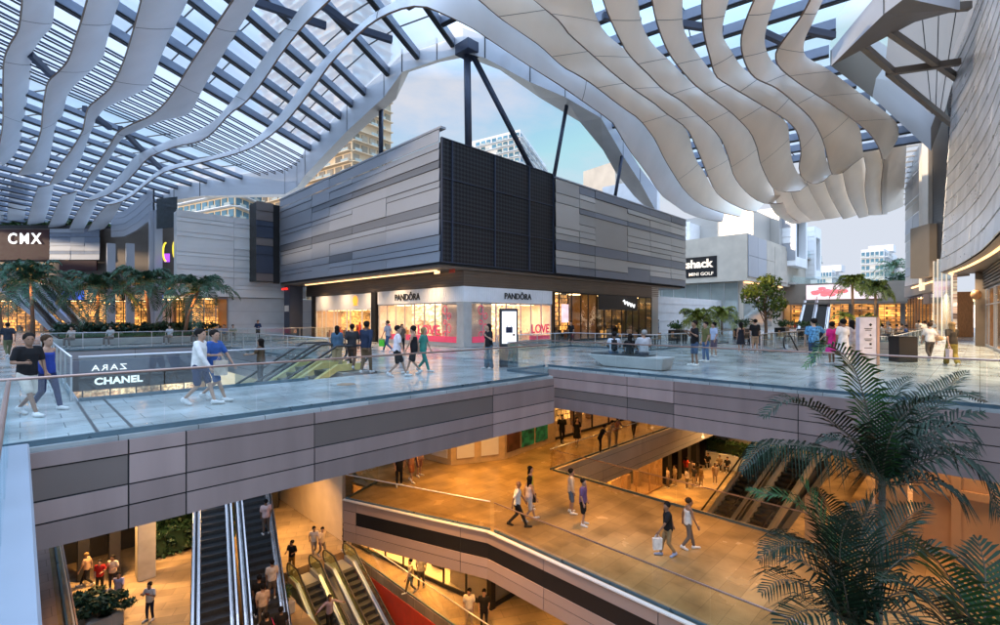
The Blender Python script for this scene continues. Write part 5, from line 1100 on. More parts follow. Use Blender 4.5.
def planting():
    # left planter with palms
    mb = MB(); pts = [(1.6, 44.6), (11.6, 44.6), (12.6, 46.5), (12.6, 56), (1.6, 56)]; mb.prism(pts, .01, .52); solo('planter', mb, 'stone', 'long low pale planter under the palms at the left', 'planter', bevel=.04)
    mb = MB(); mb.prism([(1.9, 44.95), (11.4, 44.95), (12.3, 46.7), (12.3, 55.7), (1.9, 55.7)], .53, .60); rnd = random.Random(4)
    for _ in range(5200): x = rnd.uniform(2, 12.2); y = 45 + abs(rnd.gauss(0, 1.6)); a = rnd.uniform(0, 6.3); mb.add([(x, y, .58), (x + .03, y, .58), (x + .12*math.cos(a), y + .12*math.sin(a), .58 + rnd.uniform(.12, .32))], [(0, 1, 2)], 1)
    o = mb.build('ground_cover', ['soil', 'leaf']); tag(o, 'bright green ground cover in the planter under the palms', 'ground cover', kind='stuff')
    for i in range(9): shrub((2.3 + i*1.15, 47.4 + (i % 2)*.7, .55), .9, .95, 330, .16, 'leaf_d', 'low dark green shrubs at the foot of the palms', 60+i, 'dark shrubs under the left palms')
    pl = [((184, 330), 39, 3.5, (.85, -.5), 'leaning palm at the right end of the left planter', 14), ((150, 330), 41, 4.3, (-.3, .3), 'palm second from the right in the left planter', 15), ((97, 330), 40, 3.9, (.1, 0), 'palm in the middle of the left planter before the orange screens', 17), ((33, 330), 37, 4.3, (-.1, .1), 'palm nearest the left edge in front of the dark escalators', 18), ((2, 330), 40, 4.6, (-.5, .3), 'palm cut by the left edge of the view', 14)]
    for i, ((u, v), Y, h, le, lb, nf) in enumerate(pl):
        q = P(u, 317, Y); q.z = .55; palm(q, h, nf + 12, 3.8, lb, 'palms in the left planter', le, seed=20+i, ln=.95, wd=.13, nseg=26)
    for (u, v), Y, h, le, lb, nf in pl[:4]:
        q = P(u, 317, Y); d = bpy.data.lights.new('crown_light', 'POINT'); d.energy = 90; d.color = (1, .36, .08); d.shadow_soft_size = .08; o = bpy.data.objects.new('crown_light', d); C.objects.link(o); o.location = (q.x + le[0]*.8 - .35, q.y + le[1]*.8 - .35, .55 + h - .75)
    # trees of the right street
    q = P(766, 317, 45); q.z = .0; tree(q, 5.8, 2.0, 2600, .17, 'leaf_t', 'dense bushy tree with yellowish leaves left of the far bridge', 5, m2='leaf_y')
    for i, (u, Y, h, lb) in enumerate(((853, 55, 6.0, 'left of two palms before the pink screen'), (876, 57, 5.6, 'right of two palms before the pink screen'))):
        q = P(u, 317, Y); q.z = 0; palm(q, h, 30, 2.3, lb, 'palms before the pink screen', (.2, .1), leaf='leaf_f', seed=40+i, ln=.8, wd=.16, tr=.16)
        palm(q + Vector((-.9, .6, 0)), h*.35, 12, 1.6, ['small yellow-green palm at the foot of the left palm', 'small yellow-green palm at the foot of the right palm'][i], None, (.1, .1), leaf='leaf_y', seed=50+i, ln=.5, wd=.1, tr=.1)
    q = P(893, 317, 95); q.z = 7.2; palm(q, 4.5, 22, 4.5, 'palm on the terrace above the far shops', None, (.3, 0), leaf='palm', seed=48, ln=1., wd=.16, tr=.2)
    q = P(905, 317, 92); q.z = 7.2; tree(q, 3.5, 3.5, 900, .3, 'leaf', 'low green trees on the terrace above the far shops', 9)
    for i, (u, Y, lb) in enumerate(((698, 50, 'sunlit yellow-green palm beside the dark shop building'), (722, 56, 'smaller yellow-green palm behind the glass corner'))):
        q = P(u, 317, Y); q.z = 0; palm(q, 1.9 + i*.2, 24, 2.9, lb, None, (.1, .1), leaf='leaf_y', seed=70+i, ln=.9, wd=.14, tr=.1)
    # near palms rising from the court: fronds surveyed one by one
    def near_palm(label, crown, Yc, trunk_pts, fr, seed, leaf='palm_n', ln=.34, tr=.055):
        rnd = random.Random(seed); base = P(*trunk_pts[-1]); root = empty('palm_tree', base, label, 'palm tree')
        mb = MB(); tp = [P(*p) for p in trunk_pts]; mb.tube(tp, [tr * (.8 + .35 * i / len(tp)) for i in range(len(tp))], 9)
        for i in range(0, 14):
            t = i / 14; k = t * (len(tp) - 1); a = tp[int(k)].lerp(tp[min(int(k)+1, len(tp)-1)], k % 1); mb.tube([a, a + Vector((0, 0, -.02))], tr * 1.12, 9)
        mb.build('trunk', 'trunk_n', root, smooth=True); c0 = P(crown[0], crown[1], Yc)
        for f in fr:
            pts, dY = f[0], f[1]; L = f[2] if len(f) > 2 else ln; k = len(pts); q = [c0] + [P(u, v, Yc + dY * (i + 1) / k) for i, (u, v) in enumerate(pts)]
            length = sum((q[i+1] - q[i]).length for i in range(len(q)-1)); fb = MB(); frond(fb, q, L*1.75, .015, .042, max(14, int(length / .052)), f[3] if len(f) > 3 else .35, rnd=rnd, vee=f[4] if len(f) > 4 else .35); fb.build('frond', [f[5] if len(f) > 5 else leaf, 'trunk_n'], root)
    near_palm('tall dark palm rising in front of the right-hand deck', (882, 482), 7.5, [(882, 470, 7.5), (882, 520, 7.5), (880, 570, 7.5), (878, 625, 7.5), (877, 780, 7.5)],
      [([(876,452),(866,405),(852,365),(828,346),(806,366)], -.5, .30, .3, .4, 'palm_g'), ([(866,452),(843,430),(815,410),(785,402),(764,416)], -.6, .34, .25, .5), ([(862,470),(838,452),(800,445),(765,446),(742,470)], -1.1, .34, .9, .1),
       ([(890,450),(905,425),(925,403),(950,384),(966,372)], .6, .3, .2, .6), ([(893,455),(915,425),(938,404),(962,394),(984,402)], .3, .32, .3, .4), ([(897,462),(925,440),(955,420),(980,412)], -.2, .34, .5, .5), ([(900,474),(930,458),(960,460),(985,480),(998,515)], -.7, .34, .7, .2),
       ([(893,455),(915,440),(940,430),(962,432),(975,446)], -.6, .36, .6, .4), ([(878,455),(880,425),(890,398),(908,378)], .8, .28, .2, .6), ([(872,462),(852,446),(832,440),(812,446)], .7, .3, .5, .4), ([(890,470),(915,455),(945,446),(972,452)], .5, .34, .6, .4), ([(895,485),(925,480),(950,490),(965,510)], -.4, .3, .6, .2), ([(886,452),(896,425),(915,405),(936,398)], -.9, .33, .5, .5)], 11)
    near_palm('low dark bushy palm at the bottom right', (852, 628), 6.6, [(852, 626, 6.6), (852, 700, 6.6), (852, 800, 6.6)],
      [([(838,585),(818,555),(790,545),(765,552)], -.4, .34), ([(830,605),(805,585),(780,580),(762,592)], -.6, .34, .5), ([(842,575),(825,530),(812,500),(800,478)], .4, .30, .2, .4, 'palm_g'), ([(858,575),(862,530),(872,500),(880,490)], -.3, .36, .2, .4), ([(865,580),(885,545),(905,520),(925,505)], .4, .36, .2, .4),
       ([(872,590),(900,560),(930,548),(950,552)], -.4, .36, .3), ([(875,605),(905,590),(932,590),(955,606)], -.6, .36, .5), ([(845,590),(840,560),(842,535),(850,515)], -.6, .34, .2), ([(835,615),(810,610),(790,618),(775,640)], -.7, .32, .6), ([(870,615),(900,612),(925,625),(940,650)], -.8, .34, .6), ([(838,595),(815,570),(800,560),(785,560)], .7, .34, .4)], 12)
    near_palm('bright green palm fronds at the bottom right corner', (985, 668), 4.6, [(985, 665, 4.6), (985, 760, 4.6), (985, 900, 4.6)],
      [([(970,620),(948,575),(925,548),(908,535)], -.3, .26, .2, .3, 'palm_g'), ([(962,640),(930,600),(900,582),(880,580)], -.4, .26, .3, .3), ([(985,610),(985,570),(978,540)], .3, .26, .2, .3), ([(1000,620),(1010,590),(1015,570)], .1, .28, .2, .3, 'palm_g'), ([(965,655),(940,640),(915,635),(895,645)], -.4, .26, .4), ([(995,640),(1010,620),(1020,612)], -.3, .3, .2, .3, 'palm_g')], 13)
    near_palm('green palm frond crossing before the far escalators', (832, 560), 8.2, [(832, 558, 8.2), (834, 640, 8.2), (834, 760, 8.2)],
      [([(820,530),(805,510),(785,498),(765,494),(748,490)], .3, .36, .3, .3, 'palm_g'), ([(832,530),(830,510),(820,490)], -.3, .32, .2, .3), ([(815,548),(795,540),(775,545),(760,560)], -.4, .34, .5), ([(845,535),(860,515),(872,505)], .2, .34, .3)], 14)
    # hedges
    hedge('hedge', (5.4, 33.6, FL1 + .05), (9.6, 36.5, FL1 + 1.5), 900, .16, 'leaf_d', 'dark green hedge beside the pillar in the lower court', 1)
    mb = MB(); mb.box((46, 12.5, FL1 + .005), (47.2, 26, FL1 + 1.35)); solo('planter_wall', mb, 'white', 'white planter wall in the far lower court', 'planter', bevel=.03)
    hedge('hedge', (46.15, 12.6, FL1 + 1.36), (47.1, 26, FL1 + 2.4), 900, .14, 'leaf', 'green hedge on the white planter wall of the far court', 2)
    for i, (u, v, r_, h, lb) in enumerate(((84, 626, .75, .75, 'dark bushy plant behind the left glass railing'), (98, 630, .75, .8, 'dark bushy plant in the square planter'), (110, 624, .65, .7, 'dark bushy plant beside the man in lavender'))):
        q = W(u, v, FL1); q.z += .6; shrub(q, r_, h, 900, .13, 'leaf_d', lb, 90+i, 'bushy plants in the lower court')
        mb = MB(); mb.box((q.x - .45, q.y - .45, FL1 + .005), (q.x + .45, q.y + .45, FL1 + .62)); solo('planter', mb, 'conc', ['grey planter box under the leftmost bushy plant', 'grey planter box under the middle bushy plant', 'grey planter box under the right bushy plant'][i], 'planter', 'planters of the lower court', bevel=.02)
    for i, (x, y, lb) in enumerate(((24.2, 10.8, 'green planting beside the far lower escalators'), (22.2, 6.2, 'green planting below the pink pillar'), (26, 12.2, 'green planting left of the far lower escalators'))): shrub((x, y, FL1 + .02), 1.2, 1.8, 900, .15, 'leaf', lb, 110+i, 'planting round the far escalators')
# ---------------------------------------------------------------- the far sides of the streets
def cam_wall(mb, u0, v0, u1, v1, Y0, Y1=None, t=.3, mi=0):
    """upright slab whose face lies at depth Y0 (left) to Y1 (right); v0 top and v1 bottom measured at the left end"""
    Y1 = Y1 or Y0; a = P(u0, 317, Y0); b = P(u1, 317, Y1); zt = P(u0, v0, Y0).z; zb = P(u0, v1, Y0).z; mb.wallbox(a, b, max(zb, .01), zt, t, mi, off=t/2); return a, b, zb, zt
def left_side():
    rnd = random.Random(8)
    root = empty('cinema_building', P(70, 317, 64) , 'dark building with a dark red cinema sign panel and lit shops behind the palms', 'building'); root.location.z = 0; ORG[root.name] = root.location.copy()
    a = P(-45, 317, 64); b = P(150, 317, 64)
    storefront(root, a, b, .02, 4.3, 4, 22, rnd, frame='black', back='warm2', wall='wood', products=[('black', 8), ('wood', 8), ('warm2', 4)], glass='shopglass')
    mb = MB(); mb.wallbox(a, b, 4.32, 4.9, .5, off=.2); mb.build('bulkhead', 'black', root)
    for (u0, u1, m_) in ((62, 84, 'bluescreen'), (85, 121, 'orangescreen'), (128, 150, 'orangescreen'), (150, 163, 'bluescreen')):
        mb = MB(); mb.wallbox(P(u0, 317, 63.5), P(u1, 317, 63.5), 4.35, 5.6, .1); mb.build('screen', m_, root)
    mb = MB(); mb.wallbox(a + CF*.6, b + CF*.6, 4.9, 13.9, .6); mb.build('wall', 'brown', root)
    mb = MB(); mb.wallbox(P(-30, 317, 63.6), P(50, 317, 63.6), 9.6, 13.6, .3); mb.build('sign_panel', 'darkred', root)
    c = P(25, 238.5, 63.3); lettering('sign_lettering', 'CMX', c, CR, 4.4, 'signwhite', root, height=1.45, bold=.02, spacing=1.3)
    ca = MB(); clad(P(50, 317, 63.4), P(100, 317, 63.4), 9.6, 13.7, 7, [.42, .7], rnd, ca, pd=.3); ca.build('metal_cladding', ['clad', 'bluesteel'], root)
    mb = MB(); mb.wallbox(P(60, 317, 63.5), P(97, 317, 63.5), 8.2, 9.5, .2); mb.build('red_band', 'darkred', root)
    mb = MB(); mb.wallbox(P(-45, 317, 66), P(112, 317, 66), 13.9, 14.4, 3); mb.build('roof_slab', 'dark', root)
    for i in range(7): hedge('hedge', tuple(P(-30 + i*20, 317, 68) + Vector((0, 0, 14.42 - EYE))), tuple(P(-14 + i*20, 317, 69.2) + Vector((0, 0, 15.4 - EYE + .4*(i % 2)))), 90, .3, 'leaf', 'green bushes along the roof edge above the cinema sign', 30+i, 'roof bushes above the cinema sign')
    # curved grey building with an open terrace
    r2 = empty('terrace_building', P(140, 317, 58), 'grey curved building with a dark open upper floor and yellow lights', 'building'); r2.location.z = 0; ORG[r2.name] = r2.location.copy()
    pts = [(111, 62, 10.3, 13.3), (124, 61, 10.2, 13.5), (136, 60, 10.8, 14.4), (147, 59, 11.6, 15.6), (153, 58.5, 12, 16)]
    for k in range(4):
        ca = MB(); u0, Y0, zb0, zt0 = pts[k]; u1, Y1, zb1, zt1 = pts[k+1]; p = P(u0, 317, Y0); q = P(u1, 317, Y1); n_ = 4
        for j in range(n_):
            e0 = zb0 + (zt0 - zb0)*j/n_ + .02; e1 = zb0 + (zt0 - zb0)*(j+1)/n_ - .02; f0 = zb1 + (zt1 - zb1)*j/n_ + .02; f1 = zb1 + (zt1 - zb1)*(j+1)/n_ - .02; z = Vector((0, 0, 1)); o = CF*.3
            ca.add([p + z*e0, q + z*f0, q + z*f1, p + z*e1, p + o + z*e0, q + o + z*f0, q + o + z*f1, p + o + z*e1], [(0,1,2,3), (7,6,5,4), (3,2,6,7), (0,4,5,1)])
        ca.build('metal_cladding', 'clad', r2)
    mb = MB()
    for u in (111, 130, 153, 158): q = P(u, 317, 58.6); mb.box((q.x - .4, q.y - .4, .02), (q.x + .4, q.y + .4, 15 if u > 150 else 11)); 
    mb.build('pillar', 'clad', r2)
    mb = MB(); mb.wallbox(P(112, 317, 66), P(182, 317, 66), 5, 16, .3); mb.build('back_wall', 'brown', r2)
    mb = MB(); mb.wallbox(P(112, 317, 62), P(180, 317, 60), 5.0, 5.6, 6); mb.build('floor_slab', 'brown', r2)
    mb = MB(); mb.wallbox(P(157, 317, 57.5), P(177, 317, 56.5), 12.6, 16.2, .1); mb.build('dark_glass', 'shadeglass', r2)
    for (u, dz) in ((166, 0), (176, .3)):
        mb = MB(); c = P(u, 252, 57); mb.tube([c + CR*(.35*math.cos(t)) + Vector((0, 0, 1.1*math.sin(t) + dz)) for t in [math.pi/2 + math.pi*k/8 for k in range(9)]], .09, 6); mb.build('light_arc', 'yellow', r2)
    mb = MB(); c = P(167, 257, 57.4); mb.wallbox(c - CR*.3, c + CR*.3, c.z - .6, c.z + .4, .1); mb.build('purple_screen', 'purple', r2)
    storefront(r2, P(150, 317, 62), P(206, 317, 58), .02, 4.4, 3.4, 13, rnd, frame='dark', back='warm2', wall='wood', products=[('black', 5), ('wood', 3)])
    # pale panelled building
    r3 = empty('pale_building', (16, 54, 0), 'pale horizontally panelled building behind the guard', 'building')
    lo = MB(); clad((10.1, 52), (22, 52), 4.0, 11.9, 13, [.42, .87], rnd, lo, pd=.22, t=.05); lo.build('metal_cladding', ['clad_w', 'white'], r3)
    mb = MB(); mb.box((10.15, 52.1, 4.0), (22, 53.2, 11.8)); mb.box((14, 53.2, 4.0), (22, 66, 11.8)); mb.build('upper_wall', 'white', r3)
    mb = MB(); mb.box((14.5, 52.4, .02), (26, 66, 3.95)); mb.build('lower_wall', 'white', r3)
    mb = MB()
    for z in (1.3, 2.6): mb.box((14.5, 52.37, z), (24, 52.4, z + .02))
    mb.build('wall_joint', 'clad', r3)
    storefront(r3, (11.4, 52.3), (14.4, 52.3), .02, 3.9, 3, 3, rnd, frame='bluesteel', back='warm2', wall='wood', products=[('wood', 2)])
    # far wall of the left void: shopfronts one floor down
    r4 = empty('void_shops', (5, 40, FL2), 'dark shopfronts one floor down at the far side of the left void', 'building')
    mb = MB(); mb.box((1.02, 38.90, -1.5), (9.6, 38.93, -.62)); mb.build('glass_band', 'bluesteel', r4)
    lettering('reflected_lettering', 'ZARA', (4.0, 38.88, -1.12), (1, 0, 0), 1.75, 'signwhite', r4, height=.36, bold=.0, mirror=True, off=.02, spacing=1.3)  # mirrored letters modelled in place of a reflection in the glass
    mb = MB(); mb.box((.9, 39.1, -2.42), (9.6, 39.4, -1.5)); mb.build('sign_board', 'black', r4)
    lettering('sign_lettering', 'CHANEL', (4.5, 39.08, -1.98), (1, 0, 0), 2.45, 'signwhite', r4, height=.46, bold=.04, spacing=1.05)
    storefront(r4, (1.4, 39.2), (9.4, 39.2), FL2 + .02, -2.43, 2.2, 6, rnd, frame='black', back='shopback', wall='brown', products=[('red', 2), ('pinkwall', 4)])
    mb = MB(); mb.box((1.0, 38.9, FL2), (1.45, 39.5, -1.5)); mb.build('pier', 'beige', r4)
def right_side():
    rnd = random.Random(12)
    # putting-bar building on the left of the street
    r = empty('corner_venue', (80, 32, 0), 'pale stone corner building with a black sign and grey metal panels', 'building')
    mb = MB(); mb.box((75, 24, 7.4), (112, 60, 14.3)); mb.build('upper_wall', 'palestone', r)
    mb = MB(); mb.box((76.2, 25, .02), (110, 60, 7.35)); mb.build('lower_wall', 'palestone', r)
    mb = MB(); mb.box((74.9, 28.3, 8.2), (74.98, 44, 11.4)); mb.build('sign_board', 'black', r)
    lettering('sign_lettering', 'Puttshack', (74.88, 32.4, 10.35), (0, -1, 0), 7.2, 'lettercream', r, height=1.35, bold=.035)
    lettering('sign_lettering', 'DINING   MINI GOLF', (74.88, 32.4, 8.75), (0, -1, 0), 7.2, 'lettercream', r, height=.5, bold=.01)
    pm = MB(); pd = MB()
    for k in range(3):
        for j in range(2): (pm if k < 2 else pd).box((75.2 + k*4.2, 23.85, 8.0 + j*3.1), (75.2 + k*4.2 + 4.15, 23.98, 8.0 + j*3.1 + 3.05))
    pd.box((87.9, 23.85, 8.0), (95, 23.98, 13.6)); pm.build('metal_panel', 'clad', r); pd.build('beige_panel', 'palestone', r)
    g = MB(); g.box((76.05, 25.6, .3), (76.15, 38, 7.2)); g.build('glass_wall', 'shadeglass2', r)
    f = MB()
    for k in range(7): f.box((75.98, 25.6 + 2*k, .2), (76.04, 25.68 + 2*k, 7.3))
    f.build('glazing_bar', 'steel', r)
    mb = MB(); mb.box((55, 28, .02), (75.9, 28.3, 4.6));
    for k in range(4): mb.box((55, 27.96, .4 + k*1.1), (75.9, 28.0, .42 + k*1.1), 1)
    mb.build('low_white_wall', ['white', 'clad'], r)
    ws = MB(); ws.box((76.5, 24.9, .5), (90, 25, 6.0)); ws.build('side_glazing', 'shadeglass2', r); wl = MB(); wl.box((76.3, 24.6, 7.2), (95, 24.9, 7.35)); wl.build('light_strip', 'strip', r)
    hi = MB(); clad((80, 56), (80, 34.6), 14.4, 18.2, 6, [.5], rnd, hi, pd=.1); hi.build('metal_cladding', ['clad_w', 'clad_w'], r); mb = MB(); mb.box((80.1, 34.6, 14.35), (95, 56, 18)); mb.build('roof_storey', 'white', r)
    # angular upper building further on
    r2 = empty('angular_building', (104, 28, 14), 'grey angular upper storeys with deep framed windows beyond the corner venue', 'building')
    mb = MB(); mb.box((84, 26, 14.35), (93, 40, 19.5)); mb.box((93, 24.6, 10.5), (97, 40, 21)); mb.build('storey_box', 'clad_t', r2)
    for (x0, x1, z0, z1, y) in ((95, 103, 11.0, 21.5, 22.6), (108, 113, 9.5, 19.5, 22.4)):
        mb = MB(); w = .8; mb.box((x0, y, z0), (x1, y + 12, z0 + 1.6)); mb.box((x0, y, z1 - 2), (x1, y + 12, z1)); mb.box((x0, y, z0 + 1.6), (x0 + w, y + 12, z1 - 2)); mb.box((x1 - w, y, z0 + 1.6), (x1, y + 12, z1 - 2)); mb.box((x0 + .02, y + 1.5, z0 + 1.6), (x1, y + 12, z1 - 2))
        mb.build('framed_bay', 'clad_w', r2); cb = MB(); clad((x0 - .02, y + 9), (x0 - .02, y), z0, z1, 11, [.5], rnd, cb, t=.04); cb.build('metal_cladding', ['clad_w', 'clad'], r2); g = MB(); g.box((x0 + w, y + 1.2, z0 + 1.6), (x1 - w, y + 1.3, z1 - 2)); g.build('window_pane', 'windowdark', r2)
        for k in range(1, 3): g = MB(); g.box((x0 + w + (x1 - x0 - 2*w)*k/3 - .08, y + 1.05, z0 + 1.6), (x0 + w + (x1 - x0 - 2*w)*k/3 + .08, y + 1.2, z1 - 2)); g.build('window_frame', 'dark', r2)
    mb = MB(); mb.box((97, 26, .02), (112, 40, 17)); mb.build('core_wall', 'clad_w', r2)
    for k in range(4): g = MB(); g.box((98 + 3.2*k, 25.9, 5), (100.4 + 3.2*k, 25.98, 10.2)); g.build('window_pane', 'windowdark', r2)
    for i, (x0, x1, z) in enumerate(((96, 118, 8.2), (103, 118, 13.5))):
        g = MB(); g.box((x0, 23.2, z), (x1, 23.24, z + 1.2)); g.build('terrace_glass', 'glass', r2); g = MB(); g.box((x0, 23.1, z - .4), (x1, 26, z - .02)); g.build('terrace_slab', 'conc', r2)
    # bridge of shops closing the street
    a = P(772, 317, 88); b = P(945, 317, 74); u = (b - a).normalized(); fr = Vector((u.y, -u.x, 0))
    r3 = empty('shop_bridge', (a + b)/2, 'brown two-storey row of lit shops closing the far end of the street', 'building'); r3.location.z = 0; ORG[r3.name] = r3.location.copy()
    storefront(r3, a, b, .02, 4.5, 5, 16, rnd, frame='brown', back='warm2', wall='pinkwall', products=[('pinkwall', 12), ('wood', 8), ('red', 4)], ceil='warm')
    mb = MB(); mb.wallbox(a, b, 4.55, 7.9, 8, off=3.6); mb.build('upper_storey', 'taupe', r3)
    mb = MB(); mb.wallbox(a + fr*1.2, b + fr*1.2, 4.2, 4.52, 2.6); mb.build('canopy_slab', 'brown', r3)
    p0 = P(792, 317, 86.6) + fr*.8; p1 = P(882, 317, 78.6) + fr*.8; mb = MB(); mb.wallbox(p0, p1, 5.1, 7.6, .15); mb.build('led_screen', 'ledpink', r3)
    rb = random.Random(5)
    for k in range(16):
        t = min(max(rb.gauss(.4, .1), 0), 1); c = p0.lerp(p1, t) + fr*.12; e = MB(); e.ball(c + Vector((0, 0, 6.45 - EYE + rb.gauss(0, .25))), .6, .6, .3, 8, 6); o = e; e.v = [tuple(Vector(v) - fr * ((Vector(v) - c).dot(fr)) * .95) for v in e.v]; e.build('screen_blossom', 'pinkblossom', r3, smooth=True)
    gl = MB(); gl.wallbox(a + fr*.2, b + fr*.2, 7.95, 9.1, .03); gl.build('terrace_glass', 'glass', r3)
    for k in range(7): q = a.lerp(b, (k + .5)/7) + fr*.5; mb = MB(); mb.box((q.x - .3, q.y - .3, .02), (q.x + .3, q.y + .3, 4.5)); mb.build('column', 'brown', r3)
    # right-hand buildings
    r4 = empty('right_tower', (70, 3, 0), 'tall grey and mesh-clad block beside the right edge of the street', 'building')
    A = P(906, 317, 62); B = P(922, 317, 55); Cc = P(931, 317, 51); D = P(946, 317, 44)
    c1 = MB(); clad(A, B, 6, 22, 12, [.5], rnd, c1, pd=.3); c1.build('metal_cladding', ['clad', 'clad_t'], r4)
    mb = MB(); mb.wallbox(B, Cc, 3.5, 24, .4, off=.3); mb.build('brown_wall', 'brown', r4); mb = MB(); mb.wallbox(Cc, D, 7, 25, .3, off=.3); mb.build('mesh_screen', 'mesh', r4)
    for t in (.1, .45): q = B.lerp(Cc, t); mb = MB(); mb.box((q.x - .5, q.y - .5, 5), (q.x + .1, q.y + .3, 24)); mb.build('vertical_fin', 'soffit', r4)
    q0 = P(912, 317, 52); q1 = P(931, 317, 49); mb = MB(); mb.wallbox(q0, q1, 6.2, 11.6, 3.5, off=1.6); mb.build('box_bay', 'taupe', r4)
    storefront(r4, P(908, 317, 66), P(934, 317, 50), .02, 4.6, 3, 8, rnd, frame='dark', back='warm2', wall='wood', products=[('wood', 4), ('pinkwall', 3)])
    mb = MB(); mb.wallbox(P(906, 317, 66), P(934, 317, 49.6), 4.7, 6.1, 1.2, off=.4); mb.build('bulkhead', 'taupe', r4)
    ls = MB(); ls.wallbox(P(912, 317, 60) + fr*.2, P(933, 317, 49) + fr*.2, 5.6, 5.75, .2); ls.build('light_strip', 'strip', r4)
    gw = MB(); gw.wallbox(P(934, 317, 47), P(952, 317, 40), .3, 7.4, .06); gw.build('glass_wall', 'shadeglass2', r4)
    for k in range(5): q = P(934, 317, 47).lerp(P(952, 317, 40), k/4); mb = MB(); mb.box((q.x - .06, q.y - .06, .02), (q.x + .06, q.y + .06, 7.5)); mb.build('glazing_bar', 'soffit', r4)
    mb = MB(); mb.wallbox(P(934, 317, 51), P(955, 317, 44), .02, 7.4, .3); mb.build('lit_wall', 'shopback', r4)
    mb = MB(); mb.box((55, -40, 0.02), (75, -1.5, 24)); mb.build('core', 'taupe', r4)
    # near right building with its curved shingle facade
    r5 = empty('shingle_building', (35, -3, 0), 'near right building with a curved metal shingle facade over dark shopfronts', 'building')
    cur = [(8, -1.9), (20, -1.1), (27, -.55), (33, -.1), (38, .45), (42, 1.0), (45.5, 1.6), (47.8, 2.0), (49.2, 1.4), (49.8, -.2), (49.9, -3)]
    cp = cr([Vector((x, y, 0)) for x, y in cur], 44)
    fm = [MB() for _ in range(2)]; z0, z1 = 5.3, 31
    for j in range(26):
        za = z0 + (z1 - z0) * j / 26; zb = z0 + (z1 - z0) * (j + 1) / 26
        i = 0
        while i < len(cp) - 1:
            k = min(len(cp) - 1, i + rnd.randint(2, 6)); o = rnd.uniform(0, .025)
            for q in range(i, k):
                a_, b_ = cp[q], cp[q+1]; d = (b_ - a_).normalized(); n_ = Vector((-d.y, d.x, 0)); ln = lambda z: n_ * (.02 - (z - z0) * .05)
                e0 = d*.012 if q == i else d*0; e1 = d*.012 if q == k - 1 else d*0
                lo = n_*(.045 + o); h_ = n_*(.02 + o*.4); z = Vector((0, 0, 1))
                pts = [a_ + e0 + lo + ln(za) + z*(za+.012), b_ - e1 + lo + ln(za) + z*(za+.012), b_ - e1 + h_ + ln(zb) + z*(zb-.012), a_ + e0 + h_ + ln(zb) + z*(zb-.012)]
                bk = [p - n_*.05 for p in pts]; fm[0].add(pts + bk, [(3,2,1,0), (4,5,6,7), (0,1,5,4), (2,3,7,6), (0,4,7,3), (1,2,6,5)])
            i = k
    fm[0].build('metal_cladding', 'clad_r', r5)
    bk = MB()
    for q in range(len(cp) - 1):
        d = (cp[q+1] - cp[q]).normalized(); n_ = Vector((-d.y, d.x, 0)); bk.poly([cp[q] - n_*.08 + Vector((0,0,z0)), cp[q+1] - n_*.08 + Vector((0,0,z0)), cp[q+1] - n_*1.4 + Vector((0,0,z1)), cp[q] - n_*1.4 + Vector((0,0,z1))])
    bk.build('backing', 'joint', r5)
    so = MB(); so.poly([tuple(p + Vector((0,0,5.25))) for p in cp] + [(49.9, -6, 5.25), (8, -6, 5.25)]); so.build('soffit', 'brown', r5)
    ls = MB(); ls.tube([p + Vector((0, -.42, 5.2)) for p in cp[1:39]], .07, 6); ls.build('light_strip', 'strip', r5)
    storefront(r5, (47.6, -.3), (18, -2.3), .02, 4.0, 3.5, [0, .06, .17, .2, .33, .36, .5, .54, .68, .72, .86, .9, 1], rnd, frame='bluesteel', back='shopback', wall='wood', products=[('wood', 5), ('red', 2), ('black', 4)], transom=2.9)
    lb = MB()
    for k in range(6): lb.wallbox((48, -.22), (18, -2.22), 4.06 + k*.2, 4.18 + k*.2, .25)
    lb.build('louvre_band', 'dark', r5)
    mb = MB(); mb.box((47.6, -1.5, .02), (49.6, .25, 5.2)); mb.build('entrance_wall', 'brown', r5)
    mb = MB(); mb.box((48.0, .26, 1.3), (49.3, .32, 2.9)); mb.build('menu_screen', 'cool', r5)
    mb = MB(); mb.box((47.9, .27, 3.2), (49.4, .36, 3.5)); mb.build('small_sign', 'strip', r5)
    mb = MB(); mb.ball((47.2, .2, 3.6), .3, .3, .35, 10, 8); mb.build('pendant_lamp', 'wood', r5, smooth=True)
def sun_blocker():  # unseen block, added to keep the low sun off the decks
    rnd = random.Random(31); r = empty('shade_block', (-34, 20, 0), 'long pale block added out of view at the left to shade the decks', 'building')
    mb = MB(); mb.box((-44, -60, FL1), (-26, 95, 13.2)); mb.build('wall', 'conc', r)
    cb = MB(); clad((-25.95, -60), (-25.95, 95), 5.2, 13.2, 10, [k/14 for k in range(1, 14)], rnd, cb, pd=.2); 
    cb.v = [(-51.9 - x, y, z) for x, y, z in cb.v]; cb.f = [f[::-1] for f in cb.f]; cb.build('metal_cladding', ['clad', 'clad_t'], r)
    for k in range(18): mb = MB(); mb.box((-25.98, -56 + 8*k, .3), (-25.9, -49.5 + 8*k, 4.2)); mb.build('window', 'windowdark', r)
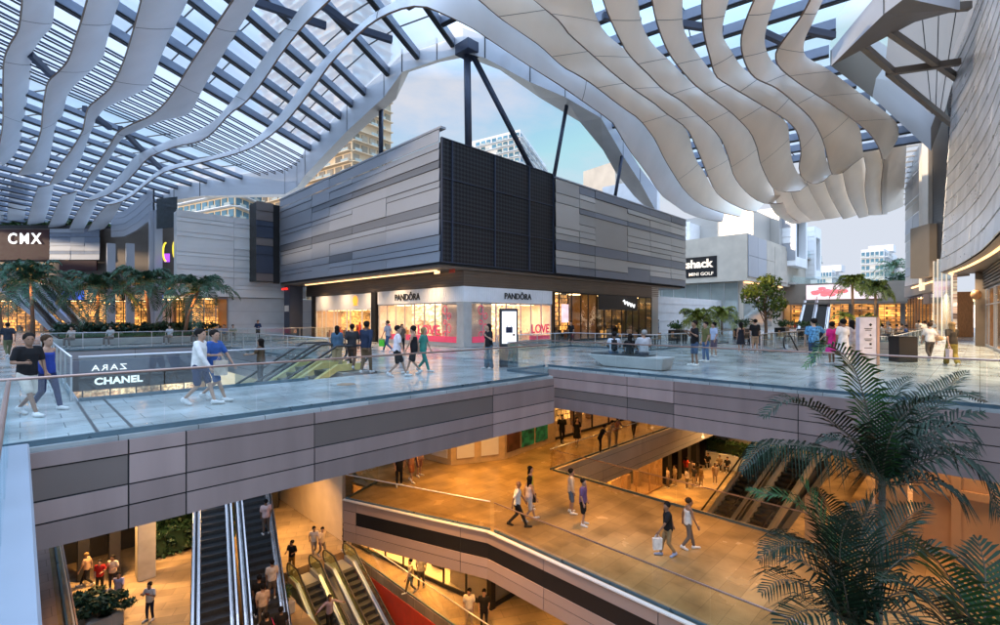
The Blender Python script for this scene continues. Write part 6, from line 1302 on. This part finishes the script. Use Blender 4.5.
def towers():
    rnd = random.Random(6)
    def tower(name, label, u0, u1, um, vt, Y, mats, nf, dY, bays=(9, 5), step=None):
        a = P(u0, 317, Y + dY[0]); m_ = P(um, 317, Y); b = P(u1, 317, Y + dY[1]); zt = P(um, vt, Y).z; zb = FL0 - .3
        r = empty(name, m_, label, 'tower'); r.location.z = zb; ORG[r.name] = r.location.copy()
        inner = [a, m_, b]; back = [b + (a - m_), ]
        core = MB(); core.prism([tuple(p)[:2] for p in (a, m_, b, a + b - m_)], zb, zt - .6); core.build('wall', mats[0], r)
        wins = []
        for f in range(nf):
            z = zt - 3.3 * (f + 1); bal = MB()
            for s, e, nb in ((a, m_, bays[0]), (m_, b, bays[1])):
                d = (e - s); n = Vector((d.y, -d.x, 0)).normalized()
                for k in range(nb):
                    if k % 3 != 1: bal.wallbox(s + d*(k+.1)/nb + n*1.3, s + d*(k+.9)/nb + n*1.3, z + .28, z + 1.05, .06, 1)
                    if rnd.random() < .12: continue
                    wins.append((s + d * (k + .14)/nb + n*.12, s + d * (k + .86)/nb + n*.12, z))
                bal.wallbox(s + n*.66, e + n*.66, z + .05, z + .28, 1.36)
            bal.build('balcony', [mats[2], 'shadeglass2'], r)
        vis = lambda w: 0 if 0 < HZ - (w[2] - EYE) * F / (w[0].dot(CF)) < 300 else 1
        wins.sort(key=lambda w: (vis(w), -w[2] if wins is None else w[2]))
        rest = MB()
        for i, (p_, q_, z) in enumerate(wins):
            g = MB() if i < 100 else rest; g.wallbox(p_, q_, z + .7, z + 2.75, .15)
            if i < 100: g.build('window', mats[1], r)
        if rest.v: tag(rest.build('window', mats[1], r), kind='stuff')
        cap = MB(); cap.prism([tuple(p)[:2] for p in (a, m_, b, a + b - m_)], zt - .55, zt + .9); c = (a + b)/2; cap.box((c.x - 6, c.y - 6, zt + .9), (c.x + 4, c.y + 4, zt + 4.2)); cap.build('roof_parapet', mats[0], r)
    tower('apartment_tower', 'tall golden sunlit apartment tower behind the left glass roof', 262, 391, 352, -60, 150, ('goldwall', 'goldwin', 'goldwall'), 46, (30, 12), (12, 5))
    tower('apartment_tower', 'white apartment tower with blue windows beyond the mesh corner', 470, 546, 520, 131, 250, ('whitewall', 'bluewin', 'whitewall'), 26, (18, 60), (9, 6))
    tower('apartment_block', 'pale apartment block in the distance above the far shops at the right', 861, 897, 884, 250, 230, ('whitewall', 'bluewin', 'whitewall'), 12, (6, 30), (5, 3))
    tower('apartment_block', 'low pale block in the distance left of the pale apartment block', 817, 842, 832, 271, 240, ('whitewall', 'bluewin', 'whitewall'), 6, (6, 30), (5, 3))
    tower('apartment_block', 'pale block between the girder and the pale building at the left', 178, 262, 235, 170, 130, ('goldwall', 'bluewin', 'whitewall'), 8, (14, 14), (9, 4))
    mb = MB(); a = P(590, 317, 75); b = P(622, 317, 70); mb.wallbox(a, b, 10, 24.5, 3); r = solo('roof_box', mb, 'palestone', 'pale stone stair tower peeping over the corner building', 'building')
    mb = MB(); a = P(608, 317, 62); b = P(655, 317, 58); mb.wallbox(a, b, 11, 18.5, 3); r = solo('roof_box', mb, 'white', 'white rooftop box under the sloping girder', 'building')
for n, c, e in (('bluescreen', (.1, .2, .9), .8), ('orangescreen', (1, .5, .18), .9), ('ledpink', (.95, .72, .72), .8), ('pinkblossom', (.95, .18, .2), .8), ('lettercream', (1, .85, .68), .7)): M[n] = emit_mat(n, c, e, .5 if 'screen' in n else .1, 1.2)
M['palestone'] = mat('pale_limestone', (.55, .49, .41), .7, 0, .1, .6, .1); M['taupe'] = mat('taupe_render', (.25, .21, .17), .6, .1, .08, .6)
M['shadeglass'] = mat('dark_glazing', (.06, .07, .075), .12, .3); M['shadeglass2'] = mat('pale_glazing', (.46, .52, .50), .1, .4, .1, .5); M['windowdark'] = mat('window_glazing', (.06, .08, .1), .08, .4)
M['goldwall'] = mat('cream_render', (.68, .53, .36), .7, 0, .06, .1); M['goldwin'] = mat('amber_glazing', (.35, .30, .24), .15, .5, .3, .1, island=.5)
M['whitewall'] = mat('white_render', (.68, .68, .68), .7, 0, .05, .1); M['bluewin'] = mat('blue_glazing', (.12, .26, .36), .12, .4, .2, .1, island=.5)
M['clad_r'] = mat('shingle_cladding', (.72, .73, .76), .3, .22, .03, .5, island=.15, stretch=(1, 1, 4), rvar=.08)

# ---------------------------------------------------------------- lower levels
def lower_levels():
    rnd = random.Random(21)
    r = empty('court_shop', (15.5, 21, FL1), 'amber-lit glass-fronted shop under the middle bridge', 'shop')
    storefront(r, (14.47, 27.3), (16.0, 16.66), FL1 + .02, FL1 + 3.9, 3.6, 7, rnd, frame='black', back='warm2', wall='beige', products=[('white', 5), ('black', 3), ('wood', 3)], plinth=.2, floor='beige', ceil='hot')
    storefront(r, (16.06, 16.6), (19.4, 16.6), FL1 + .02, FL1 + 3.9, 3.2, 2, rnd, frame='black', back='warm2', wall='beige', products=[('white', 2), ('black', 1)], plinth=.2, floor='beige', ceil='hot')
    mb = MB(); mb.box((15.9, 16.5, FL1 + .02), (16.2, 16.8, FL1 + 3.9)); mb.build('corner_post', 'black', r)
    mb = MB(); mb.wallbox((14.2, 48), (14.35, 28.2), FL1 + .01, FL2 - .52, .2); solo('court_wall', mb, 'beige', 'plain beige wall at the back left of the middle bridge', 'wall')
    r = empty('court_shops', (34, 20, FL1), 'row of amber-lit shops under the middle walkway beside the far court', 'shop')
    storefront(r, (23, 18.6), (37.5, 18.6), FL1 + .02, FL1 + 4.0, 3.6, 7, rnd, frame='wood', back='warm2', wall='wood', products=[('wood', 7), ('orange', 2), ('black', 4)], plinth=.15, ceil='hot')
    for k in range(5): mb = MB(); mb.box((38.2 + 1.9*k, 18.4, FL1 + .02), (38.9 + 1.9*k, 19.3, FL2 - .5)); mb.build('pier', 'black', r)
    mb = MB(); mb.box((37.6, 19.8, FL1 + .02), (48, 20, FL2 - .5)); mb.build('back_wall', 'wood', r)
    r = empty('middle_shops', (36, 20, FL2), 'dark-framed warm shops along the middle walkway', 'shop')
    storefront(r, (24.3, 19.4), (48, 19.4), FL2 + .02, FL2 + 4.0, 3.4, 11, rnd, frame='black', back='warm2', wall='wood', products=[('wood', 8), ('black', 6)], plinth=.15)
    # hoarding with posters on the middle level
    r = empty('shop_hoarding', (18, 20, FL2), 'cream shop hoarding with pale doors and dark green posters on the middle level', 'hoarding')
    mb = MB(); pts = [(14.2, 27), (16.1, 21.6), (16.3, 20.0), (19.1, 18.75), (24.2, 19.2)]
    for a, b in zip(pts, pts[1:]): mb.wallbox(a, b, FL2 + .01, FL2 + 4.2, .2, off=.1)
    mb.build('wall', 'creamlit', r)
    for (a, b, t0, t1, m_) in ((2, 3, .1, .42, 'white'), (2, 3, .55, .88, 'white'), (1, 2, .1, .85, 'white'), (3, 4, .04, .27, 'postbrown'), (3, 4, .31, .54, 'green_s'), (3, 4, .58, .82, 'green_s'), (0, 1, .45, .9, 'black')):
        p = Vector((*pts[a], 0)); q = Vector((*pts[b], 0)); d = q - p; n = Vector((d.y, -d.x, 0)).normalized()*.03; mb = MB(); mb.wallbox(p + d*t0 + n, p + d*t1 + n, FL2 + .35, FL2 + (2.6 if m_ == 'white' else 2.4), .04); mb.build('door_panel' if m_ == 'white' else 'poster', m_, r)
    # right-hand wall and column on the middle level
    r = empty('niche_wall', (22, -1, FL2), 'peach-lit wooden panelled wall at the lower right', 'wall')
    mb = MB(); mb.box((21.7, -9, FL2 + .01), (22.0, 1.6, -.6)); mb.build('wall', 'peach', r)
    fr = MB()
    for y in (1.5, .55, -1.9, -4.4): fr.box((21.55, y - .12, FL2 + .02), (21.69, y + .12, -1.55))
    for z in (FL2 + .15, FL2 + 2.2, -1.7): fr.box((21.56, -9, z - .12), (21.685, 1.5, z + .12))
    fr.build('frame', 'peach', r)
    mb = MB(); mb.tube([(20.6, 2.1, FL2 + .01), (20.6, 2.1, -.5)], .42, 20); solo('column', mb, 'peach', 'round peach-lit column left of the panelled wall', 'column', smooth=True)
    mb = MB(); mb.box((19.9, 3.95, FL2 + .01), (20.7, 4.45, FL2 + 1.55)); solo('pillar', mb, 'peach', 'short square pinkish pillar at the end of the bridge railing', 'pillar', bevel=.02)
    # dark pillars and passage of the lower left court
    for i, (x, y, w, lb) in enumerate(((4.8, 31.9, .8, 'broad grey pillar with a lit edge in the lower court'), (3.6, 33.0, .5, 'dark narrow pillar left of the broad grey pillar'), (2.4, 34.0, .5, 'dark narrow pillar furthest left in the lower court'))):
        mb = MB(); mb.box((x - w/2, y - w/2, FL1 + .005), (x + w/2, y + w/2, FL2 - .52)); solo('pillar', mb, 'conc' if i == 0 else 'dark', lb, 'pillar', bevel=.02)
    mb = MB(); mb.box((-20, 36.6, FL1 + .01), (13.5, 36.9, FL2 - .52)); solo('court_wall', mb, 'dark', 'dark back wall of the lower left court', 'wall')
    mb = MB(); mb.box((1.0, 31.4, FL2 - .5), (13.5, 38.6, FL2)); structure('landing_floor', mb, 'tan')
    mb = MB(); mb.box((41.6, 4.0, FL2 - .5), (50, 9.2, FL2)); structure('landing_floor', mb, 'tan')
    mb = MB(); mb.box((52, -6, FL1), (52.3, 12.4, FL2 - .5)); mb.box((22, -8, FL1), (52, -7.7, FL2 - .5)); solo('court_wall', mb, 'beige', 'beige far walls of the lower right court', 'wall')
    mb = MB(); mb.box((47.3, 12.6, FL1), (70, 30, FL2 - .6)); solo('court_wall', mb, 'conc', 'plain wall behind the hedge of the far court', 'wall')
    mb = MB(); q = P(703, 437, 34); mb.ball(q, .1, n=12, m=8); mb.tube([q, q + Vector((0, 0, .6))], .02, 5); solo('pendant_lamp', mb, 'strip', 'small glowing lamp hanging under the right-hand deck', 'lamp', smooth=True)
    q = W(292, 625, FL1); mb = MB(); mb.box((q.x - .4, q.y + .8, FL1 + .005), (q.x + .5, q.y + 1.6, FL1 + .6)); solo('planter', mb, 'stone', 'pale planter with flowers beside the small escalators', 'planter', bevel=.05)
    shrub((q.x + .05, q.y + 1.2, FL1 + .55), .5, .7, 300, .09, 'leaf', 'flowering plant in the pale planter by the small escalators', 130)
M['creamlit'] = mat('cream_panel', (.6, .46, .27), .5); M['postbrown'] = mat('brown_poster', (.12, .05, .025), .4, 0, .6, 2); M['peach'] = mat('peach_panel', (.62, .43, .29), .5, 0, .1, 1)

# ---------------------------------------------------------------- street furniture of the upper deck
def props():
    # bench
    r = empty('bench', (17.45, 10, 0), 'long pale stone bench with tapered end where three people sit', 'bench')
    mb = MB(); y0, y1 = 8.35, 11.75
    vs = [(17.05, y0 + .12, .03), (17.85, y0 + .12, .03), (17.85, y1 - .75, .03), (17.05, y1 - .75, .03), (16.95, y0, .5), (17.95, y0, .5), (17.95, y1, .5), (16.95, y1, .5)]
    mb.add(vs, [(0,3,2,1), (4,5,6,7), (0,1,5,4), (1,2,6,5), (2,3,7,6), (3,0,4,7)]); mb.build('stone_body', 'stone', r, bevel=.02)
    mb = MB(); mb.box((17.0, 9.1, .505), (17.9, 11.6, .54)); mb.build('seat_pad', 'black', r, bevel=.01)
    # screen kiosk
    c = Vector((14.25, 13.75, 0)); rr = (CR * .97 + CF * .2).normalized(); ff = Vector((rr.y, -rr.x, 0))
    r = empty('screen_kiosk', c, 'upright digital screen kiosk showing a navy handbag', 'kiosk'); z = Vector((0, 0, 1))
    mb = MB(); mb.obox(c + z*1.2, rr, ff, z, .38, .11, 1.2); mb.build('case', 'dark', r, bevel=.015)
    mb = MB(); mb.obox(c + z*1.62 + ff*.114, rr, ff, z, .30, .006, .66); mb.build('screen', 'cool', r)
    mb = MB(); b_ = c + z*1.52 + ff*.125; mb.obox(b_, rr, ff, z, .14, .005, .12); mb.tube([b_ + rr*-.09 + z*.12, b_ + rr*-.06 + z*.24, b_ + rr*.06 + z*.24, b_ + rr*.09 + z*.12], .012, 5); mb.build('bag_picture', 'navyprint', r)
    mb = MB(); mb.obox(b_ + rr*.2 - z*.2, rr, ff, z, .05, .005, .045); mb.build('bag_picture', 'wood', r)
    # wayfinding totem
    c = (W(866, 365, 0)); r = empty('sign_totem', c, 'tall pale lilac wayfinding totem with small dark symbols', 'sign'); rr = CR; ff = -CF
    mb = MB(); mb.obox(c + z*1.02, rr, ff, z, .36, .12, 1.02); mb.build('panel', 'lilac', r, bevel=.01)
    mb = MB(); mb.obox(c + rr*.42 + z*1.02, rr, ff, z, .055, .14, 1.02); mb.build('side_edge', 'copper', r)
    sy = MB()
    for k, zz in enumerate((1.72, 1.28, .9)):
        q = c + rr*.1 + ff*.125 + z*zz
        if k == 0: sy.obox(q, rr + z, ff, z - rr, .05, .004, .05)
        elif k == 1: sy.obox(q, rr, ff, z, .05, .004, .012); sy.obox(q, rr, ff, z, .012, .004, .05)
        else: sy.obox(q, rr, ff, z, .045, .004, .045)
        for j in range(2 if k < 2 else 1): sy.obox(q - z*(.16 + .07*j) - rr*.1, rr, ff, z, .17 - .04*j, .004, .014)
    sy.build('symbol', 'black', r)
    # black podium
    c = W(903, 362, 0); mb = MB(); mb.obox(c + z*.58, CR, CF, z, .42, .3, .56); mb.obox(c + z*1.16, CR, CF, z, .46, .34, .02); solo('podium', mb, 'black', 'black square podium left of the two women walking away', 'podium', bevel=.01)
    # newel bollards at the escalator head
    for i, u in enumerate((822, 831, 846)):
        c = W(u, 352, 0); mb = MB(); mb.box((c.x - .12, c.y - .12, .005), (c.x + .12, c.y + .12, 1.15)); mb.box((c.x - .14, c.y - .14, 1.15), (c.x + .14, c.y + .14, 1.19)); solo('gate_post', mb, 'black', ['leftmost black gate post at the right-hand void', 'middle black gate post at the right-hand void', 'rightmost black gate post at the right-hand void'][i], 'post', 'black gate posts', bevel=.01)
    # planters and tables on the far terrace
    k = 0
    for (u, Y, lb) in ((678, 41, 'dark planter box beside the yellow-green palm'), (805, 44, 'dark planter box behind the void at the centre'), (742, 46, 'dark planter box before the bushy tree'), (782, 50, 'dark planter box right of the bushy tree')):
        c = P(u, 317, Y); c.z = 0; mb = MB(); mb.box((c.x - .8, c.y - .5, .005), (c.x + .8, c.y + .5, .95)); solo('planter', mb, 'black', lb, 'planter', 'dark planter boxes of the far terrace', bevel=.02); shrub(c + Vector((0, 0, .9)), .9, .8, 260, .13, 'leaf', 'leafy plant in the ' + lb, 150 + k, 'plants in dark planter boxes'); k += 1
    proto = None
    def table(c, label):
        nonlocal proto
        r = empty('dining_table', c, label, 'table', 'dining tables of the far terrace'); mb = MB(); mb.box((c.x - .6, c.y - .4, .72), (c.x + .6, c.y + .4, .77)); mb.build('tabletop', 'wood', r, bevel=.01)
        for sx in (-1, 1):
            for sy in (-1, 1): mb = MB(); mb.box((c.x + sx*.52 - .03, c.y + sy*.33 - .03, .005), (c.x + sx*.52 + .03, c.y + sy*.33 + .03, .72)); mb.build('leg', 'black', r)
    def chair(c, a, label):
        r = empty('dining_chair', c, label, 'chair', 'chairs of the far terrace', a); ORG[r.name] = Vector((0, 0, 0))
        mb = MB(); mb.box((-.22, -.22, .42), (.22, .22, .46)); mb.build('seat', 'wood', r); mb = MB(); mb.box((-.24, -.22, .46), (-.20, .22, .9)); mb.build('backrest', 'wood', r)
        for sx in (-1, 1):
            for sy in (-1, 1): mb = MB(); mb.box((sx*.2 - .02, sy*.2 - .02, .005), (sx*.2 + .02, sy*.2 + .02, .42)); mb.build('leg', 'black', r)
    spots = [(53, 5.2), (55.5, 7.4), (57, 4.6), (60, 7), (61, 4.6), (64, 6.5), (38, 11.5), (42, 13.5), (46, 11.2), (36, 16), (33, 17.5)]
    cols = [(.05,.1,.3), (.6,.5,.4), (.1,.08,.07), (.5,.4,.35), (.65,.6,.55), (.2,.1,.08), (.3,.3,.35)]
    words = ['deep blue', 'beige', 'black', 'tan', 'white', 'maroon', 'grey']; where = ['at the nearest right terrace table', 'at the second right terrace table', 'at the third right terrace table beside the shops', 'at the fourth right terrace table', 'at the fifth right terrace table', 'at the farthest right terrace table']
    for i, (x, y) in enumerate(spots):
        c = Vector((x, y, 0)); table(c, 'wooden dining table with black legs on the far terrace')
        for sg in (-1, 1):
            chair(c + Vector((0, .75*sg, 0)), -math.pi/2*sg, 'wooden chair with black legs at a dining table of the far terrace')
            if i < 6: person(c + Vector((0, .78*sg, 0)), 45 - 90*sg + 0, 'person in %s top sitting %s' % (words[(i*2 + (sg > 0)) % 7], where[i]), top=cols[(i*2 + (sg > 0)) % 7], bot=(.1,.08,.07), pose='sit', seat=.46, vox=.04, arms='carry', skin=i % 3)
    # round vent cover on the near bridge floor
    c = W(346, 384.5, 0); mb = MB(); mb.tube([c + Vector((0,0,.004)), c + Vector((0,0,.012))], .28, 20); solo('floor_plate', mb, 'wood', 'round bronze floor plate on the near bridge', 'floor plate')
    # floor joint strips on the near bridge
    mb = MB(); mb.box((.95, 10.62, .003), (1.0, 15.45, .007)); mb.box((1.45, 10.62, .003), (1.5, 15.45, .007)); structure('floor_joint', mb, 'dark')
M['navyprint'] = mat('navy_print', (.012, .015, .05), .5); M['lilac'] = mat('lilac_panel', (.6, .57, .64), .45)
# ---------------------------------------------------------------- lamps under the decks
def lamps():
    def area(x, y, z, s, e, col=(1, .46, .11), sy=None):
        d = bpy.data.lights.new('deck_light', 'AREA'); d.energy = e; d.color = col; d.shape = 'RECTANGLE'; d.size = s; d.size_y = sy or s; d.spread = rad(150)
        o = bpy.data.objects.new('deck_light', d); C.objects.link(o); o.location = (x, y, z)
    k = LAMP
    def spot(x, y, z, e, col=(1, .46, .10), s=.5, sp=95):
        area(x, y, z, s, e, col); bpy.context.scene.collection.objects[-1].data.spread = rad(sp)
    for x, y, e in ((15.9, 10.5, 1), (18.4, 7.5, .9), (15.9, 4.5, .75), (18.4, 1.5, .4), (16.2, -2, .35), (14, 17.2, 1.6), (17, 17.6, 1.6), (19, 14.4, 1.2), (23, 17.5, .8), (28, 17.5, .7), (34, 17.4, .6), (41, 17.4, .5)): spot(x, y, -.62, 105*k*e)
    spot(20.6, -1.6, -.9, 34*k, (1, .5, .2)); spot(20.9, .6, -.9, 34*k, (1, .5, .2))
    for x, y, e in ((13.2, 24, .6), (13.4, 19.5, .7), (13.4, 15, .7), (16.5, 11, .8), (16.5, 4, .7), (24, 17, .8), (30, 17, 1), (36, 17, 1), (42, 17, 1)): spot(x, y, FL2 - .62, 330*k*e)
    for x, y, e in ((3.5, 32.5, .8), (6.5, 30, .5), (11, 31, .8)): spot(x, y, FL2 - .62, 950*k*e, (1, .52, .16), sp=125)
    for x, y, e in ((2.5, 13, .8), (6, 13, 1.2), (10.5, 13, 1.0)): spot(x, y, -.62, 520*k*e, (1, .5, .16), sp=110)
    for x, y, e in ((36, 1.5, 1), (42, 1.5, .9), (28, 1, .6), (40, 12, 1.1), (46, 11, .9)): spot(x, y, -.62, 620*k*e, (1, .5, .16), sp=110)
    for i in range(6): spot(23 + 4.8*i, -.6 + .35*i, 5.1, 230, (1, .74, .46), .4, 130)
    for i in range(5): spot(19.5, 27 + 4.4*i, 5.05, 110, (1, .66, .36), .4, 130)
    for x, y, z, e in ((57, 3.2, 4.4, 500), (66, 5.5, 4.4, 600), (62, 12, 4.2, 300), (72, 12, 4.0, 400), (47.5, 3, 4.8, 220)): spot(x, y, z, e, (1, .76, .5), .8, 150)
    # shop ceilings
    area(17.2, 22, FL1 + 3.7, 2, 1300, (1, .5, .12), 8); area(17.8, 18.2, FL1 + 3.7, 2, 160, (1, .5, .12), 2); area(30, 20.2, FL1 + 3.8, 10, 420, (1, .5, .12), 2)
    area(22.3, 29.5, 2.9, 2, 260, (1, .74, .5), 9); area(26, 25.8, 2.9, 7, 240, (1, .74, .5), 2); area(33, -2.4, 3.8, 20, 900, (1, .76, .52), 2); area(22.2, 41, 2.6, 1.6, 120, (1, .68, .35), 9)
LAMP = .75
def main():
    make_people()
    for f in (escalators, props): pass
    escalators(); props(); flush_people()
    make_view(); floors(); edges(); canopy(); corner_building(); left_side(); right_side(); sun_blocker(); towers(); lower_levels(); planting(); lamps()
main()
